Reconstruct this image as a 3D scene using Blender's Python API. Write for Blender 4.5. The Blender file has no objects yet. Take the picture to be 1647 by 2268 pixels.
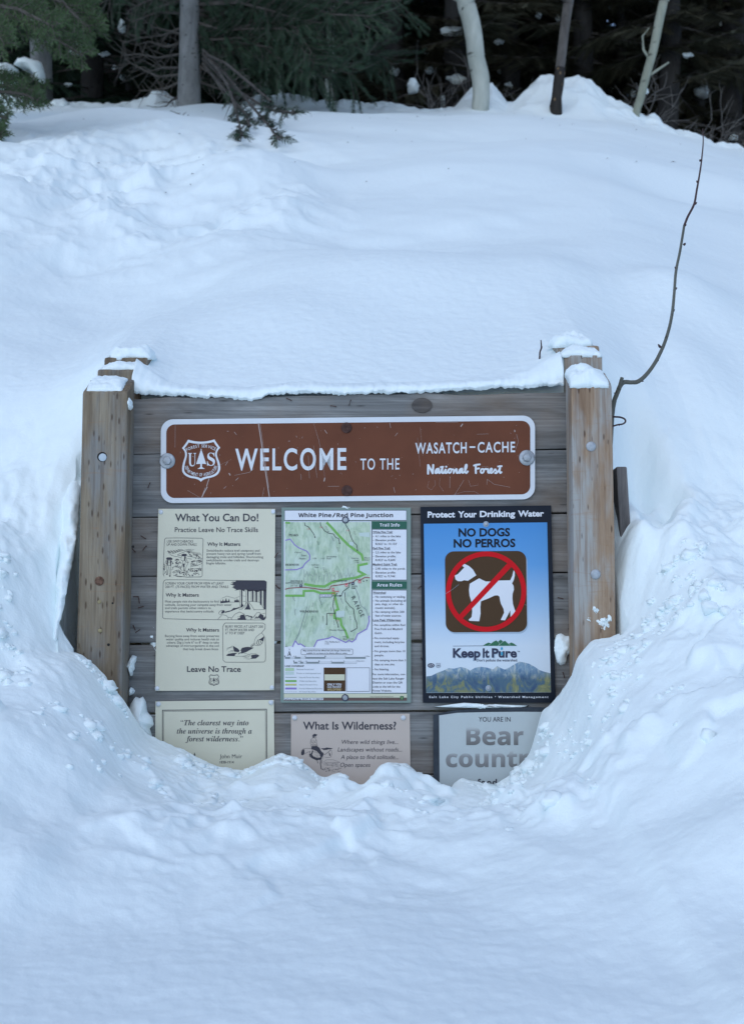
import bpy, bmesh, math, random
import numpy as np
from mathutils import Vector, Matrix, noise as mnoise
from mathutils.geometry import tessellate_polygon

SC = bpy.context.scene
COL = SC.collection
R = math.radians

# ------------------------------------------------------------------ camera, sky, sun, exposure
EYE = 1.20                      # camera height over the buried ground
F_PX, CX, CY = 3115.0, 823.5, 1134.0   # focal length and centre, photo measured on a 1647 x 2268 sheet
D0 = 3.2                        # metres to the notice board
LEAN = R(6.3)                   # the board leans back
cam_d = bpy.data.cameras.new('camera')
cam_d.sensor_fit = 'VERTICAL'
cam_d.sensor_height = 24.0
cam_d.lens = 24.0 * F_PX / 2268.0
cam_d.clip_start = 0.05
cam_d.clip_end = 600.0
cam_d.dof.use_dof = True
cam_d.dof.focus_distance = D0 - 0.02
cam_d.dof.aperture_fstop = 5.6
cam = bpy.data.objects.new('camera', cam_d)
COL.objects.link(cam)
cam.location = (0, 0, EYE)
cam.rotation_euler = (R(90), 0, 0)
SC.camera = cam

SUN_EL, SUN_AZ = R(52), R(205)
world = bpy.data.worlds.new('World')
SC.world = world
world.use_nodes = True
wn = world.node_tree
bg = wn.nodes['Background']
sky = wn.nodes.new('ShaderNodeTexSky')
sky.sky_type = 'NISHITA'
sky.sun_disc = False
sky.sun_elevation = SUN_EL
sky.sun_rotation = SUN_AZ
sky.altitude = 2300
sky.air_density = 1.0
sky.dust_density = 2.6
sky.ozone_density = 1.0
wn.links.new(sky.outputs[0], bg.inputs[0])
bg.inputs[1].default_value = 0.15
sun_d = bpy.data.lights.new('sun', 'SUN')
sun_d.energy = 0.6
sun_d.angle = R(90)
sun_d.color = (1.0, 1.0, 0.9)
sun = bpy.data.objects.new('sun', sun_d)
COL.objects.link(sun)
_dir = Vector((math.sin(SUN_AZ) * math.cos(SUN_EL), math.cos(SUN_AZ) * math.cos(SUN_EL), math.sin(SUN_EL)))
sun.rotation_euler = _dir.to_track_quat('Z', 'Y').to_euler()
SC.view_settings.view_transform = 'Standard'
SC.view_settings.look = 'None'
SC.view_settings.gamma = 1.0
SC.view_settings.exposure = 0.44
SC.cycles.max_bounces = 8
SC.cycles.diffuse_bounces = 5
SC.cycles.use_denoising = True

# ------------------------------------------------------------------ helpers
TL, CL, SL = math.tan(LEAN), math.cos(LEAN), math.sin(LEAN)

def board_uv(x, y, w=0.0):
    """sheet position -> (u, v) on the board plane raised w metres towards the viewer"""
    a = (x - CX) / F_PX
    b = (CY - y) / F_PX
    Y = (CL * D0 - w) / (CL - SL * b)
    return a * Y, (Y - D0) * SL + b * Y * CL

def at(x, y, Y):
    """sheet position at depth Y -> world point"""
    return Vector(((x - CX) / F_PX * Y, Y, (CY - y) / F_PX * Y + EYE))

BOARD_M = Matrix.Translation((0, D0, EYE)) @ Matrix.Rotation(-LEAN, 4, 'X')

def put_on_board(o, u, v, w=0.0):
    o.location = BOARD_M @ Vector((u, -w, v))
    o.rotation_euler = (-LEAN, 0, 0)

def tag(o, label=None, cat=None, group=None, kind=None):
    if label: o['label'] = label
    if cat: o['category'] = cat
    if group: o['group'] = group
    if kind: o['kind'] = kind
    return o

def empty(name, loc=(0, 0, 0)):
    o = bpy.data.objects.new(name, None)
    o.empty_display_size = 0.05
    o.location = loc
    COL.objects.link(o)
    return o

def mesh_obj(name, verts, faces, mat, parent=None, smooth=False, mats=None, idx=None):
    me = bpy.data.meshes.new(name)
    me.from_pydata([tuple(v) for v in verts], [], faces)
    for m in (mats or [mat]):
        me.materials.append(m)
    if idx is not None:
        me.polygons.foreach_set('material_index', idx)
    if smooth:
        me.polygons.foreach_set('use_smooth', [True] * len(me.polygons))
    me.update()
    o = bpy.data.objects.new(name, me)
    COL.objects.link(o)
    if parent is not None: o.parent = parent
    return o

def bm_obj(name, bm, mat, parent=None, smooth=False):
    me = bpy.data.meshes.new(name)
    bm.to_mesh(me); bm.free()
    me.materials.append(mat)
    if smooth:
        me.polygons.foreach_set('use_smooth', [True] * len(me.polygons))
    o = bpy.data.objects.new(name, me)
    COL.objects.link(o)
    if parent is not None: o.parent = parent
    return o

class MB:
    """collects faces of ONE mesh"""
    def __init__(s): s.v = []; s.f = []
    def add(s, vs, fs):
        n = len(s.v); s.v.extend(vs); s.f.extend([tuple(i + n for i in f) for f in fs])
    def tube(s, pts, rads, n=6, cap=True):
        pts = [Vector(p) for p in pts]
        rings = []
        up = Vector((0.31, 0.2, 0.93)).normalized()
        for i, p in enumerate(pts):
            t = (pts[min(i + 1, len(pts) - 1)] - pts[max(i - 1, 0)])
            if t.length < 1e-9: t = Vector((0, 0, 1))
            t.normalize()
            a = t.cross(up)
            if a.length < 1e-3: a = t.cross(Vector((1, 0, 0)))
            a.normalize(); b = t.cross(a)
            r = rads[i] if hasattr(rads, '__len__') else rads
            rings.append([p + (a * math.cos(k * 2 * math.pi / n) + b * math.sin(k * 2 * math.pi / n)) * r for k in range(n)])
        vs = [q for rg in rings for q in rg]
        fs = []
        for i in range(len(pts) - 1):
            for k in range(n):
                k2 = (k + 1) % n
                fs.append((i * n + k, i * n + k2, (i + 1) * n + k2, (i + 1) * n + k))
        if cap:
            fs.append(tuple(range(n - 1, -1, -1)))
            fs.append(tuple((len(pts) - 1) * n + k for k in range(n)))
        s.add(vs, fs)
    def build(s, name, mat, parent=None, smooth=False):
        return mesh_obj(name, s.v, s.f, mat, parent, smooth)

def interp(pts, x):
    return np.interp(x, [p[0] for p in pts], [p[1] for p in pts])

# gradient noise on arrays
_rng = np.random.RandomState(7)
_perm = _rng.permutation(512)
_ang = _rng.rand(512) * 2 * np.pi
_gx, _gy = np.cos(_ang), np.sin(_ang)
def pnoise(x, y, seed=0):
    x = np.asarray(x, float) + seed * 17.13; y = np.asarray(y, float) + seed * 9.71
    xi = np.floor(x).astype(int); yi = np.floor(y).astype(int)
    xf = x - xi; yf = y - yi
    def g(i, j, dx, dy):
        h = _perm[(_perm[i & 511] + j) & 511]
        return _gx[h] * dx + _gy[h] * dy
    u = xf * xf * xf * (xf * (xf * 6 - 15) + 10); v = yf * yf * yf * (yf * (yf * 6 - 15) + 10)
    a = g(xi, yi, xf, yf); b = g(xi + 1, yi, xf - 1, yf); c = g(xi, yi + 1, xf, yf - 1); d = g(xi + 1, yi + 1, xf - 1, yf - 1)
    return (a + u * (b - a) + v * ((c + u * (d - c)) - (a + u * (b - a)))) * 1.5
def fbm(x, y, octv=4, seed=0, gain=0.5):
    t = 0; amp = 1.0
    for k in range(octv):
        t = t + amp * pnoise(x * 2 ** k, y * 2 ** k, seed + k * 3); amp *= gain
    return t
def billow(x, y, octv=3, seed=0, gain=0.5):
    t = 0; amp = 1.0
    for k in range(octv):
        t = t + amp * (1 - 2.2 * np.abs(pnoise(x * 2 ** k, y * 2 ** k, seed + k * 5))); amp *= gain
    return t
def sstep(a, b, x):
    t = np.clip((x - a) / (b - a), 0, 1)
    return t * t * (3 - 2 * t)

# ------------------------------------------------------------------ materials
def new_mat(name, base=(0.5, 0.5, 0.5), rough=0.6, metal=0.0, spec=0.5):
    m = bpy.data.materials.new(name); m.use_nodes = True
    p = m.node_tree.nodes['Principled BSDF']
    p.inputs['Base Color'].default_value = (*base, 1)
    p.inputs['Roughness'].default_value = rough
    p.inputs['Metallic'].default_value = metal
    p.inputs['Specular IOR Level'].default_value = spec
    return m
class NT:
    def __init__(s, m): s.m = m; s.t = m.node_tree; s.p = s.t.nodes['Principled BSDF']
    def n(s, typ, **kw):
        nd = s.t.nodes.new(typ)
        for k, v in kw.items():
            if k in nd.inputs: nd.inputs[k].default_value = v
            else: setattr(nd, k, v)
        return nd
    def l(s, a, b): s.t.links.new(a, b)
    def coord(s, scale=(1, 1, 1), out='Object', loc=None):
        tc = s.n('ShaderNodeTexCoord'); mp = s.n('ShaderNodeMapping')
        mp.inputs['Scale'].default_value = scale
        s.l(tc.outputs[out], mp.inputs['Vector'])
        if loc == 'rand':
            oi = s.n('ShaderNodeObjectInfo'); vm = s.n('ShaderNodeVectorMath', operation='SCALE')
            cb = s.n('ShaderNodeCombineXYZ')
            for i in range(3): s.l(oi.outputs['Random'], cb.inputs[i])
            s.l(cb.outputs[0], vm.inputs[0]); vm.inputs['Scale'].default_value = 37.0
            s.l(vm.outputs[0], mp.inputs['Location'])
        return mp.outputs[0]
    def noise(s, vec, scale=5, detail=4, rough=0.55, dist=0.0):
        nd = s.n('ShaderNodeTexNoise'); nd.inputs['Scale'].default_value = scale; nd.inputs['Detail'].default_value = detail
        nd.inputs['Roughness'].default_value = rough; nd.inputs['Distortion'].default_value = dist
        s.l(vec, nd.inputs['Vector']); return nd.outputs['Fac']
    def ramp(s, fac, stops):
        nd = s.n('ShaderNodeValToRGB'); e = nd.color_ramp.elements
        while len(e) < len(stops): e.new(0.5)
        for k, (pos, c) in enumerate(stops):
            e[k].position = pos; e[k].color = (*c, 1) if len(c) == 3 else c
        s.l(fac, nd.inputs[0]); return nd.outputs[0]
    def mix(s, fac, a, b, typ='MIX'):
        nd = s.n('ShaderNodeMix', data_type='RGBA', blend_type=typ)
        for v, i in ((fac, 0), (a, 6), (b, 7)):
            if hasattr(v, 'is_output'): s.l(v, nd.inputs[i])
            elif isinstance(v, (int, float)): nd.inputs[i].default_value = v
            else: nd.inputs[i].default_value = (*v, 1)
        return nd.outputs[2]
    def math(s, op, a, b=0.0):
        nd = s.n('ShaderNodeMath', operation=op)
        for v, i in ((a, 0), (b, 1)):
            if hasattr(v, 'is_output'): s.l(v, nd.inputs[i])
            else: nd.inputs[i].default_value = v
        return nd.outputs[0]
    def base(s, c): s.l(c, s.p.inputs['Base Color'])
    def bump(s, h, strength=0.4, dist=0.002):
        nd = s.n('ShaderNodeBump'); nd.inputs['Strength'].default_value = strength; nd.inputs['Distance'].default_value = dist
        s.l(h, nd.inputs['Height']); s.l(nd.outputs[0], s.p.inputs['Normal'])

G3 = lambda v: (v, v, v)
# snow
M_SNOW = new_mat('snow', (0.855, 0.945, 0.955), 0.65, spec=0.25)
k = NT(M_SNOW); v = k.coord((1, 1, 1))
g1 = k.noise(v, 170, 3, 0.7); g2 = k.noise(v, 42, 4, 0.6)
k.bump(k.math('ADD', k.math('MULTIPLY', g1, 0.35), g2), 0.40, 0.005)
k.p.inputs['Subsurface Weight'].default_value = 0.0

M_PACKED = new_mat('packed_old_snow', (0.46, 0.53, 0.58), 0.7)  # snow of the bolt-hole plug, greyed in its colour for the shade there
def plank_mat(name, c_dark, c_mid, c_light, tint, along='x', warm=(0.23, 0.165, 0.115), warm_amt=0.5):
    m = new_mat(name, c_mid, 0.85, spec=0.2); k = NT(m)
    sc = {'x': (3.2, 30, 30), 'z': (30, 30, 3.2)}[along]
    fine = {'x': (3.0, 260, 260), 'z': (260, 260, 3.0)}[along]
    a = k.noise(k.coord(sc, loc='rand'), 1.0, 6, 0.62, 0.6)
    b = k.noise(k.coord(fine, loc='rand'), 1.0, 3, 0.6)
    c = k.noise(k.coord((5, 5, 5), loc='rand'), 1.0, 3, 0.5)
    col = k.ramp(a, [(0.30, c_dark), (0.5, c_mid), (0.72, c_light)])
    col = k.mix(k.math('MULTIPLY', k.ramp(b, [(0.42, G3(1)), (0.58, G3(0))]), 0.42), col, c_dark)
    col = k.mix(k.math('MULTIPLY', k.ramp(c, [(0.45, G3(0)), (0.7, G3(1))]), warm_amt), col, warm)
    # dark pin marks and short checks
    vo = k.n('ShaderNodeTexVoronoi'); vo.inputs['Scale'].default_value = 1.0
    k.l(k.coord({'x': (9, 55, 55), 'z': (55, 55, 9)}[along], loc='rand'), vo.inputs['Vector'])
    col = k.mix(k.ramp(vo.outputs['Distance'], [(0.0, G3(0.85)), (0.13, G3(0))]), col, (0.025, 0.023, 0.022))
    col = k.mix(0.22, col, tint, 'MULTIPLY') if tint else col
    k.base(col)
    k.bump(k.math('ADD', k.math('MULTIPLY', b, 0.6), a), 0.7, 0.003)
    return m
M_PLANK = plank_mat('weathered_plank_wood', (0.095, 0.096, 0.094), (0.215, 0.217, 0.212), (0.35, 0.352, 0.34), None)
M_ENDGRAIN = plank_mat('end_grain_wood', (0.09, 0.085, 0.083), (0.20, 0.185, 0.178), (0.31, 0.295, 0.285), None, 'z')

def post_mat(name, cols, grey, grey_lo, grey_hi):
    m = new_mat(name, cols[1], 0.85, spec=0.2); k = NT(m)
    a = k.noise(k.coord((16, 16, 2.0), loc='rand'), 1.0, 6, 0.65, 0.9)
    b = k.noise(k.coord((170, 170, 5), loc='rand'), 1.0, 4, 0.65)
    c = k.noise(k.coord((14, 14, 4), loc='rand'), 1.0, 4, 0.6, 0.3)
    sv = k.coord((6, 6, 60), loc='rand'); sv.node.inputs['Rotation'].default_value = (0, 0.22, 0)
    saw = k.noise(sv, 1.0, 4, 0.6, 2.0)
    col = k.ramp(a, [(0.28, cols[0]), (0.5, cols[1]), (0.75, cols[2])])
    col = k.mix(k.ramp(c, [(grey_lo, G3(0)), (grey_hi, G3(0.9))]), col, grey)
    col = k.mix(k.ramp(b, [(0.34, G3(0.6)), (0.54, G3(0))]), col, cols[0])
    col = k.mix(k.ramp(saw, [(0.60, G3(0)), (0.70, G3(0.28))]), col, (0.30, 0.16, 0.08))
    # incising marks: short upright slits in rows
    vo = k.n('ShaderNodeTexVoronoi'); vo.inputs['Scale'].default_value = 1.0; vo.inputs['Randomness'].default_value = 0.55
    k.l(k.coord((78, 78, 19), loc='rand'), vo.inputs['Vector'])
    slit = k.ramp(vo.outputs['Distance'], [(0.09, G3(0.65)), (0.19, G3(0))])
    col = k.mix(slit, col, (0.055, 0.026, 0.014))
    k.base(col)
    k.bump(k.math('ADD', b, k.math('SUBTRACT', a, k.math('MULTIPLY', slit, 1.2))), 0.7, 0.003)
    return m
M_POST_L = post_mat('brown_post_wood', [(0.115, 0.085, 0.060), (0.225, 0.178, 0.122), (0.33, 0.285, 0.215)], (0.235, 0.235, 0.225), 0.46, 0.64)
M_POST_R = post_mat('tan_post_wood', [(0.20, 0.125, 0.078), (0.345, 0.245, 0.165), (0.43, 0.355, 0.28)], (0.38, 0.385, 0.37), 0.43, 0.58)

def paint(name, c, rough=0.45, var=0.06, spec=0.15, scale=9):
    m = new_mat(name, c, rough, spec=spec); k = NT(m)
    a = k.noise(k.coord((1, 1, 1)), scale, 5, 0.6)
    k.base(k.mix(k.ramp(a, [(0.3, G3(0)), (0.7, G3(1))]), tuple(q * (1 - 2 * var) for q in c), tuple(min(1, q * (1 + var)) for q in c)))
    return m
M_BROWN = paint('brown_sign_sheeting', (0.150, 0.050, 0.025), 0.6, 0.08, 0.2)
M_SCRATCH = new_mat('scratched_sheeting', (0.42, 0.34, 0.31), 0.6)
M_REFL = paint('pale_reflective_sheeting', (0.68, 0.71, 0.74), 0.4, 0.03)
M_CREAM = paint('cream_panel', (0.685, 0.66, 0.52), 0.55, 0.035, scale=4)
M_PINK = paint('pinkish_panel', (0.555, 0.475, 0.415), 0.55, 0.035, scale=4)
M_INK = new_mat('dark_ink', (0.030, 0.028, 0.042), 0.55)
M_BLACK = paint('black_frame_print', (0.010, 0.014, 0.024), 0.35, 0.1)
M_WHITE = paint('white_print', (0.74, 0.76, 0.80), 0.45, 0.02)
M_SAGE = paint('sage_border_print', (0.215, 0.285, 0.255), 0.45, 0.04)
M_DKGREEN = paint('dark_green_print', (0.035, 0.125, 0.085), 0.45, 0.04)
M_NAVY = new_mat('navy_ink', (0.015, 0.020, 0.06), 0.5)
M_LINE = new_mat('map_line_ink', (0.03, 0.035, 0.04), 0.5)
M_MAPGREEN = new_mat('map_boundary_green', (0.17, 0.42, 0.09), 0.5)
M_PURPLE = new_mat('map_boundary_purple', (0.27, 0.20, 0.52), 0.5)
M_ROAD = new_mat('map_road_red', (0.28, 0.06, 0.07), 0.5)
M_REDBOX = new_mat('red_print', (0.62, 0.06, 0.05), 0.45)
M_LEGEND = new_mat('pale_green_print', (0.42, 0.58, 0.36), 0.5)
M_LEGEND2 = new_mat('very_pale_green_print', (0.52, 0.62, 0.58), 0.5)
M_OLIVE = new_mat('olive_print', (0.50, 0.50, 0.18), 0.5)
M_GREYBAR = new_mat('scale_bar_grey', (0.22, 0.26, 0.27), 0.5)
M_CREAMBAR = new_mat('pale_yellow_print', (0.60, 0.60, 0.44), 0.5)
M_BROWNBAR = new_mat('brown_print', (0.12, 0.065, 0.055), 0.5)
M_UMBER = paint('umber_print', (0.078, 0.043, 0.021), 0.6, 0.04)
M_TAN = new_mat('tan_print', (0.55, 0.42, 0.20), 0.5)
M_SHADOW = new_mat('grey_blue_print', (0.36, 0.46, 0.56), 0.5)
M_PROHIB = new_mat('prohibition_red_print', (0.60, 0.008, 0.014), 0.6, spec=0.15)
M_LOGOGREEN = new_mat('logo_green_print', (0.012, 0.13, 0.055), 0.45)
M_DROP = new_mat('drop_blue_print', (0.04, 0.34, 0.52), 0.45)
M_STEEL = paint('galvanised_steel', (0.40, 0.43, 0.46), 0.38, 0.2, scale=60); M_STEEL.node_tree.nodes['Principled BSDF'].inputs['Metallic'].default_value = 0.35
M_SCREW = paint('bright_zinc_screw', (0.70, 0.74, 0.78), 0.28, 0.12, scale=90)
M_RUST = paint('rusty_steel', (0.085, 0.045, 0.038), 0.75, 0.25, scale=120)
M_BRASS = paint('dull_brass_screw', (0.36, 0.30, 0.17), 0.5, 0.2, scale=90)
M_PLUG = paint('wood_plug', (0.17, 0.10, 0.07), 0.85, 0.3, scale=160)
M_HOLE = new_mat('dark_hole', (0.012, 0.011, 0.01), 0.9)
M_BEARFACE = paint('pale_grey_panel', (0.50, 0.55, 0.55), 0.45, 0.04, scale=5)
M_BEARFRAME = paint('charcoal_plastic_frame', (0.045, 0.055, 0.068), 0.5, 0.15, scale=30)
M_GREYINK = new_mat('grey_heading_ink', (0.24, 0.235, 0.23), 0.5)
k = NT(M_GREYINK)
tc = k.n('ShaderNodeTexCoord'); sx = k.n('ShaderNodeSeparateXYZ'); k.l(tc.outputs['Generated'], sx.inputs[0])
k.base(k.ramp(sx.outputs[2], [(0.0, (0.13, 0.125, 0.12)), (0.75, (0.26, 0.26, 0.26)), (1.0, (0.48, 0.52, 0.52))]))
# printed sky of the water poster (a print: deep blue above, pale below)
M_PRINTSKY = new_mat('printed_blue_sky', (0.1, 0.3, 0.7), 0.5, spec=0.15)
k = NT(M_PRINTSKY)
tc = k.n('ShaderNodeTexCoord'); sx = k.n('ShaderNodeSeparateXYZ'); k.l(tc.outputs['Generated'], sx.inputs[0])
k.base(k.ramp(sx.outputs[2], [(0.0, (0.68, 0.74, 0.78)), (0.27, (0.64, 0.72, 0.79)), (0.50, (0.36, 0.54, 0.74)), (0.75, (0.13, 0.345, 0.66)), (1.0, (0.075, 0.275, 0.60))]))
M_PRINTMTN = new_mat('printed_mountain_photo', (0.1, 0.13, 0.1), 0.4)
k = NT(M_PRINTMTN)
a = k.noise(k.coord((26, 1, 15)), 1.0, 8, 0.72, 1.6); b = k.noise(k.coord((80, 1, 34)), 1.0, 5, 0.7, 0.8)
tc = k.n('ShaderNodeTexCoord'); sx = k.n('ShaderNodeSeparateXYZ'); k.l(tc.outputs['Generated'], sx.inputs[0])
lowc = k.ramp(a, [(0.38, (0.018, 0.055, 0.14)), (0.49, (0.05, 0.12, 0.18)), (0.57, (0.17, 0.19, 0.085)), (0.70, (0.31, 0.31, 0.14))])
hic = k.ramp(b, [(0.36, (0.07, 0.18, 0.33)), (0.52, (0.22, 0.33, 0.42)), (0.64, (0.52, 0.54, 0.50))])
k.base(k.mix(k.ramp(k.math('ADD', sx.outputs[2], k.math('MULTIPLY', b, 0.35)), [(0.60, G3(0)), (0.95, G3(1))]), lowc, hic))
# printed relief map
M_MAP = new_mat('printed_relief_map', (0.4, 0.55, 0.35), 0.45)
k = NT(M_MAP)
a = k.noise(k.coord((60, 1, 22)), 1.0, 7, 0.68, 1.8); b = k.noise(k.coord((14, 1, 14)), 1.0, 4, 0.6, 0.6)
col = k.ramp(a, [(0.32, (0.26, 0.38, 0.27)), (0.46, (0.42, 0.54, 0.38)), (0.62, (0.55, 0.65, 0.51))])
k.base(k.mix(k.ramp(b, [(0.46, G3(0)), (0.72, G3(0.7))]), col, (0.58, 0.67, 0.63)))

def bark_mat(name, c1, c2, marks, mark_scale, rough=0.9):
    m = new_mat(name, c1, rough, spec=0.15); k = NT(m)
    a = k.noise(k.coord((9, 9, 3), loc='rand'), 1.0, 6, 0.65, 0.4)
    col = k.ramp(a, [(0.3, c1), (0.7, c2)])
    vo = k.n('ShaderNodeTexVoronoi'); vo.inputs['Scale'].default_value = 1.0
    k.l(k.coord(mark_scale, loc='rand'), vo.inputs['Vector'])
    col = k.mix(k.ramp(vo.outputs['Distance'], [(0.06, G3(0.85)), (0.20, G3(0))]), col, marks)
    k.base(col); k.bump(k.noise(k.coord((60, 60, 22)), 1.0, 4, 0.6), 0.6, 0.01)
    return m
M_BARK_FIR = bark_mat('grey_fir_bark', (0.15, 0.155, 0.155), (0.31, 0.32, 0.32), (0.035, 0.033, 0.032), (11, 11, 17))
M_BARK_ASPEN = bark_mat('pale_aspen_bark', (0.34, 0.37, 0.33), (0.52, 0.55, 0.50), (0.05, 0.05, 0.045), (3.2, 3.2, 9))
M_BARK_ASPEN2 = bark_mat('greenish_aspen_bark', (0.22, 0.24, 0.19), (0.34, 0.36, 0.30), (0.05, 0.05, 0.045), (4, 4, 9))
M_BARK_DEAD = bark_mat('dead_grey_brown_bark', (0.07, 0.064, 0.06), (0.16, 0.15, 0.14), (0.03, 0.027, 0.025), (9, 9, 5))
M_BARK_DARK = bark_mat('dark_conifer_bark', (0.028, 0.027, 0.027), (0.065, 0.062, 0.06), (0.015, 0.014, 0.013), (9, 9, 12))
M_CHAR = bark_mat('charred_bark', (0.010, 0.010, 0.011), (0.045, 0.04, 0.036), (0.24, 0.16, 0.09), (13, 13, 9))
M_TWIG = bark_mat('dead_twig_bark', (0.065, 0.058, 0.052), (0.13, 0.12, 0.11), (0.03, 0.03, 0.03), (30, 30, 30))
M_SHRUB = bark_mat('pale_shrub_bark', (0.13, 0.12, 0.11), (0.24, 0.23, 0.22), (0.05, 0.05, 0.05), (30, 30, 30))
M_SAPBARK = bark_mat('olive_grey_sapling_bark', (0.085, 0.09, 0.08), (0.15, 0.155, 0.135), (0.03, 0.02, 0.02), (60, 60, 40))
M_SAPTIP = bark_mat('red_brown_shoot_bark', (0.055, 0.035, 0.04), (0.09, 0.06, 0.06), (0.03, 0.02, 0.02), (60, 60, 40))
def needle_mat(name, c1, c2):
    m = new_mat(name, c1, 0.65, spec=0.25); k = NT(m)
    a = k.noise(k.coord((1.6, 1.6, 1.6), loc='rand'), 1.0, 4, 0.6)
    k.base(k.ramp(a, [(0.32, c1), (0.68, c2)]))
    return m
M_NEEDLE = needle_mat('dark_fir_needles', (0.018, 0.040, 0.024), (0.042, 0.078, 0.044))
M_NEEDLE2 = needle_mat('brownish_fir_needles', (0.036, 0.042, 0.026), (0.082, 0.074, 0.046))
M_NEEDLE_NEAR = needle_mat('green_fir_needles', (0.042, 0.082, 0.036), (0.085, 0.135, 0.055))
# ------------------------------------------------------------------ snow-covered ground: one sheet
RIDGE = [(-900, 215), (-300, 228), (0, 236), (60, 241), (120, 243), (160, 246), (230, 244), (290, 240), (325, 228), (345, 209), (362, 212), (385, 226), (420, 238), (455, 246),
         (500, 246), (545, 226), (560, 220), (600, 226), (625, 221), (660, 222), (690, 234), (720, 238), (760, 234), (800, 238), (850, 233), (905, 244),
         (950, 251), (985, 250), (1005, 243), (1030, 222), (1045, 212), (1062, 205), (1090, 205), (1102, 218), (1122, 242), (1140, 236), (1165, 207), (1195, 186), (1220, 172), (1240, 182), (1280, 180), (1310, 195),
         (1330, 214), (1345, 230), (1380, 246), (1405, 256), (1430, 269), (1448, 268), (1460, 278), (1468, 290), (1500, 299), (1540, 308), (1575, 325), (1600, 331), (1647, 338), (1900, 372), (2600, 420)]
RIDGE_S = [(-900, 222), (0, 240), (300, 243), (600, 238), (900, 248), (1150, 250), (1350, 262), (1500, 300), (1647, 338), (1900, 372), (2600, 420)]
CREST = [(-900, 1250), (-400, 1310), (-200, 1345), (0, 1385), (60, 1405), (130, 1428), (150, 1440), (190, 1450), (215, 1470), (245, 1500), (265, 1530), (285, 1552), (303, 1585),
         (325, 1626), (345, 1640), (370, 1650), (400, 1660), (440, 1683), (490, 1702), (540, 1708), (560, 1700), (580, 1688), (620, 1670), (655, 1676), (690, 1704), (720, 1726), (745, 1713), (762, 1715),
         (778, 1738), (800, 1741), (828, 1738), (835, 1700), (860, 1687), (880, 1690), (900, 1690), (940, 1722), (985, 1748), (992, 1752), (1002, 1735), (1020, 1722), (1050, 1729),
         (1085, 1742), (1130, 1715), (1170, 1674), (1189, 1620), (1198, 1580), (1227, 1553), (1258, 1500), (1265, 1462), (1285, 1440), (1300, 1420), (1340, 1413), (1365, 1403),
         (1380, 1390), (1450, 1350), (1647, 1320), (2000, 1290), (2600, 1260)]
BACK = [(-900, 980), (-200, 985), (0, 965), (70, 945), (120, 915), (160, 875), (190, 842), (215, 824), (300, 812), (335, 836), (370, 856), (440, 866), (640, 858), (900, 856), (1100, 842), (1160, 836), (1200, 818), (1240, 794), (1330, 800), (1355, 825), (1400, 870), (1450, 925), (1500, 975), (1560, 1020), (1647, 1050), (2600, 1050)]
_xs = np.arange(-900, 2601, 4.0)
def _gauss(pts, sig):
    y = interp(pts, _xs); n = int(3 * sig / 4)
    kx = np.exp(-0.5 * (np.arange(-n, n + 1) * 4 / sig) ** 2); kx /= kx.sum()
    return np.convolve(np.pad(y, n, 'edge'), kx, 'valid')
_crest_s = _gauss(CREST, 46)
_crest_w = _gauss(CREST, 300)
_crest_d = _gauss(CREST, 5)
YR = 16.0

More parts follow.
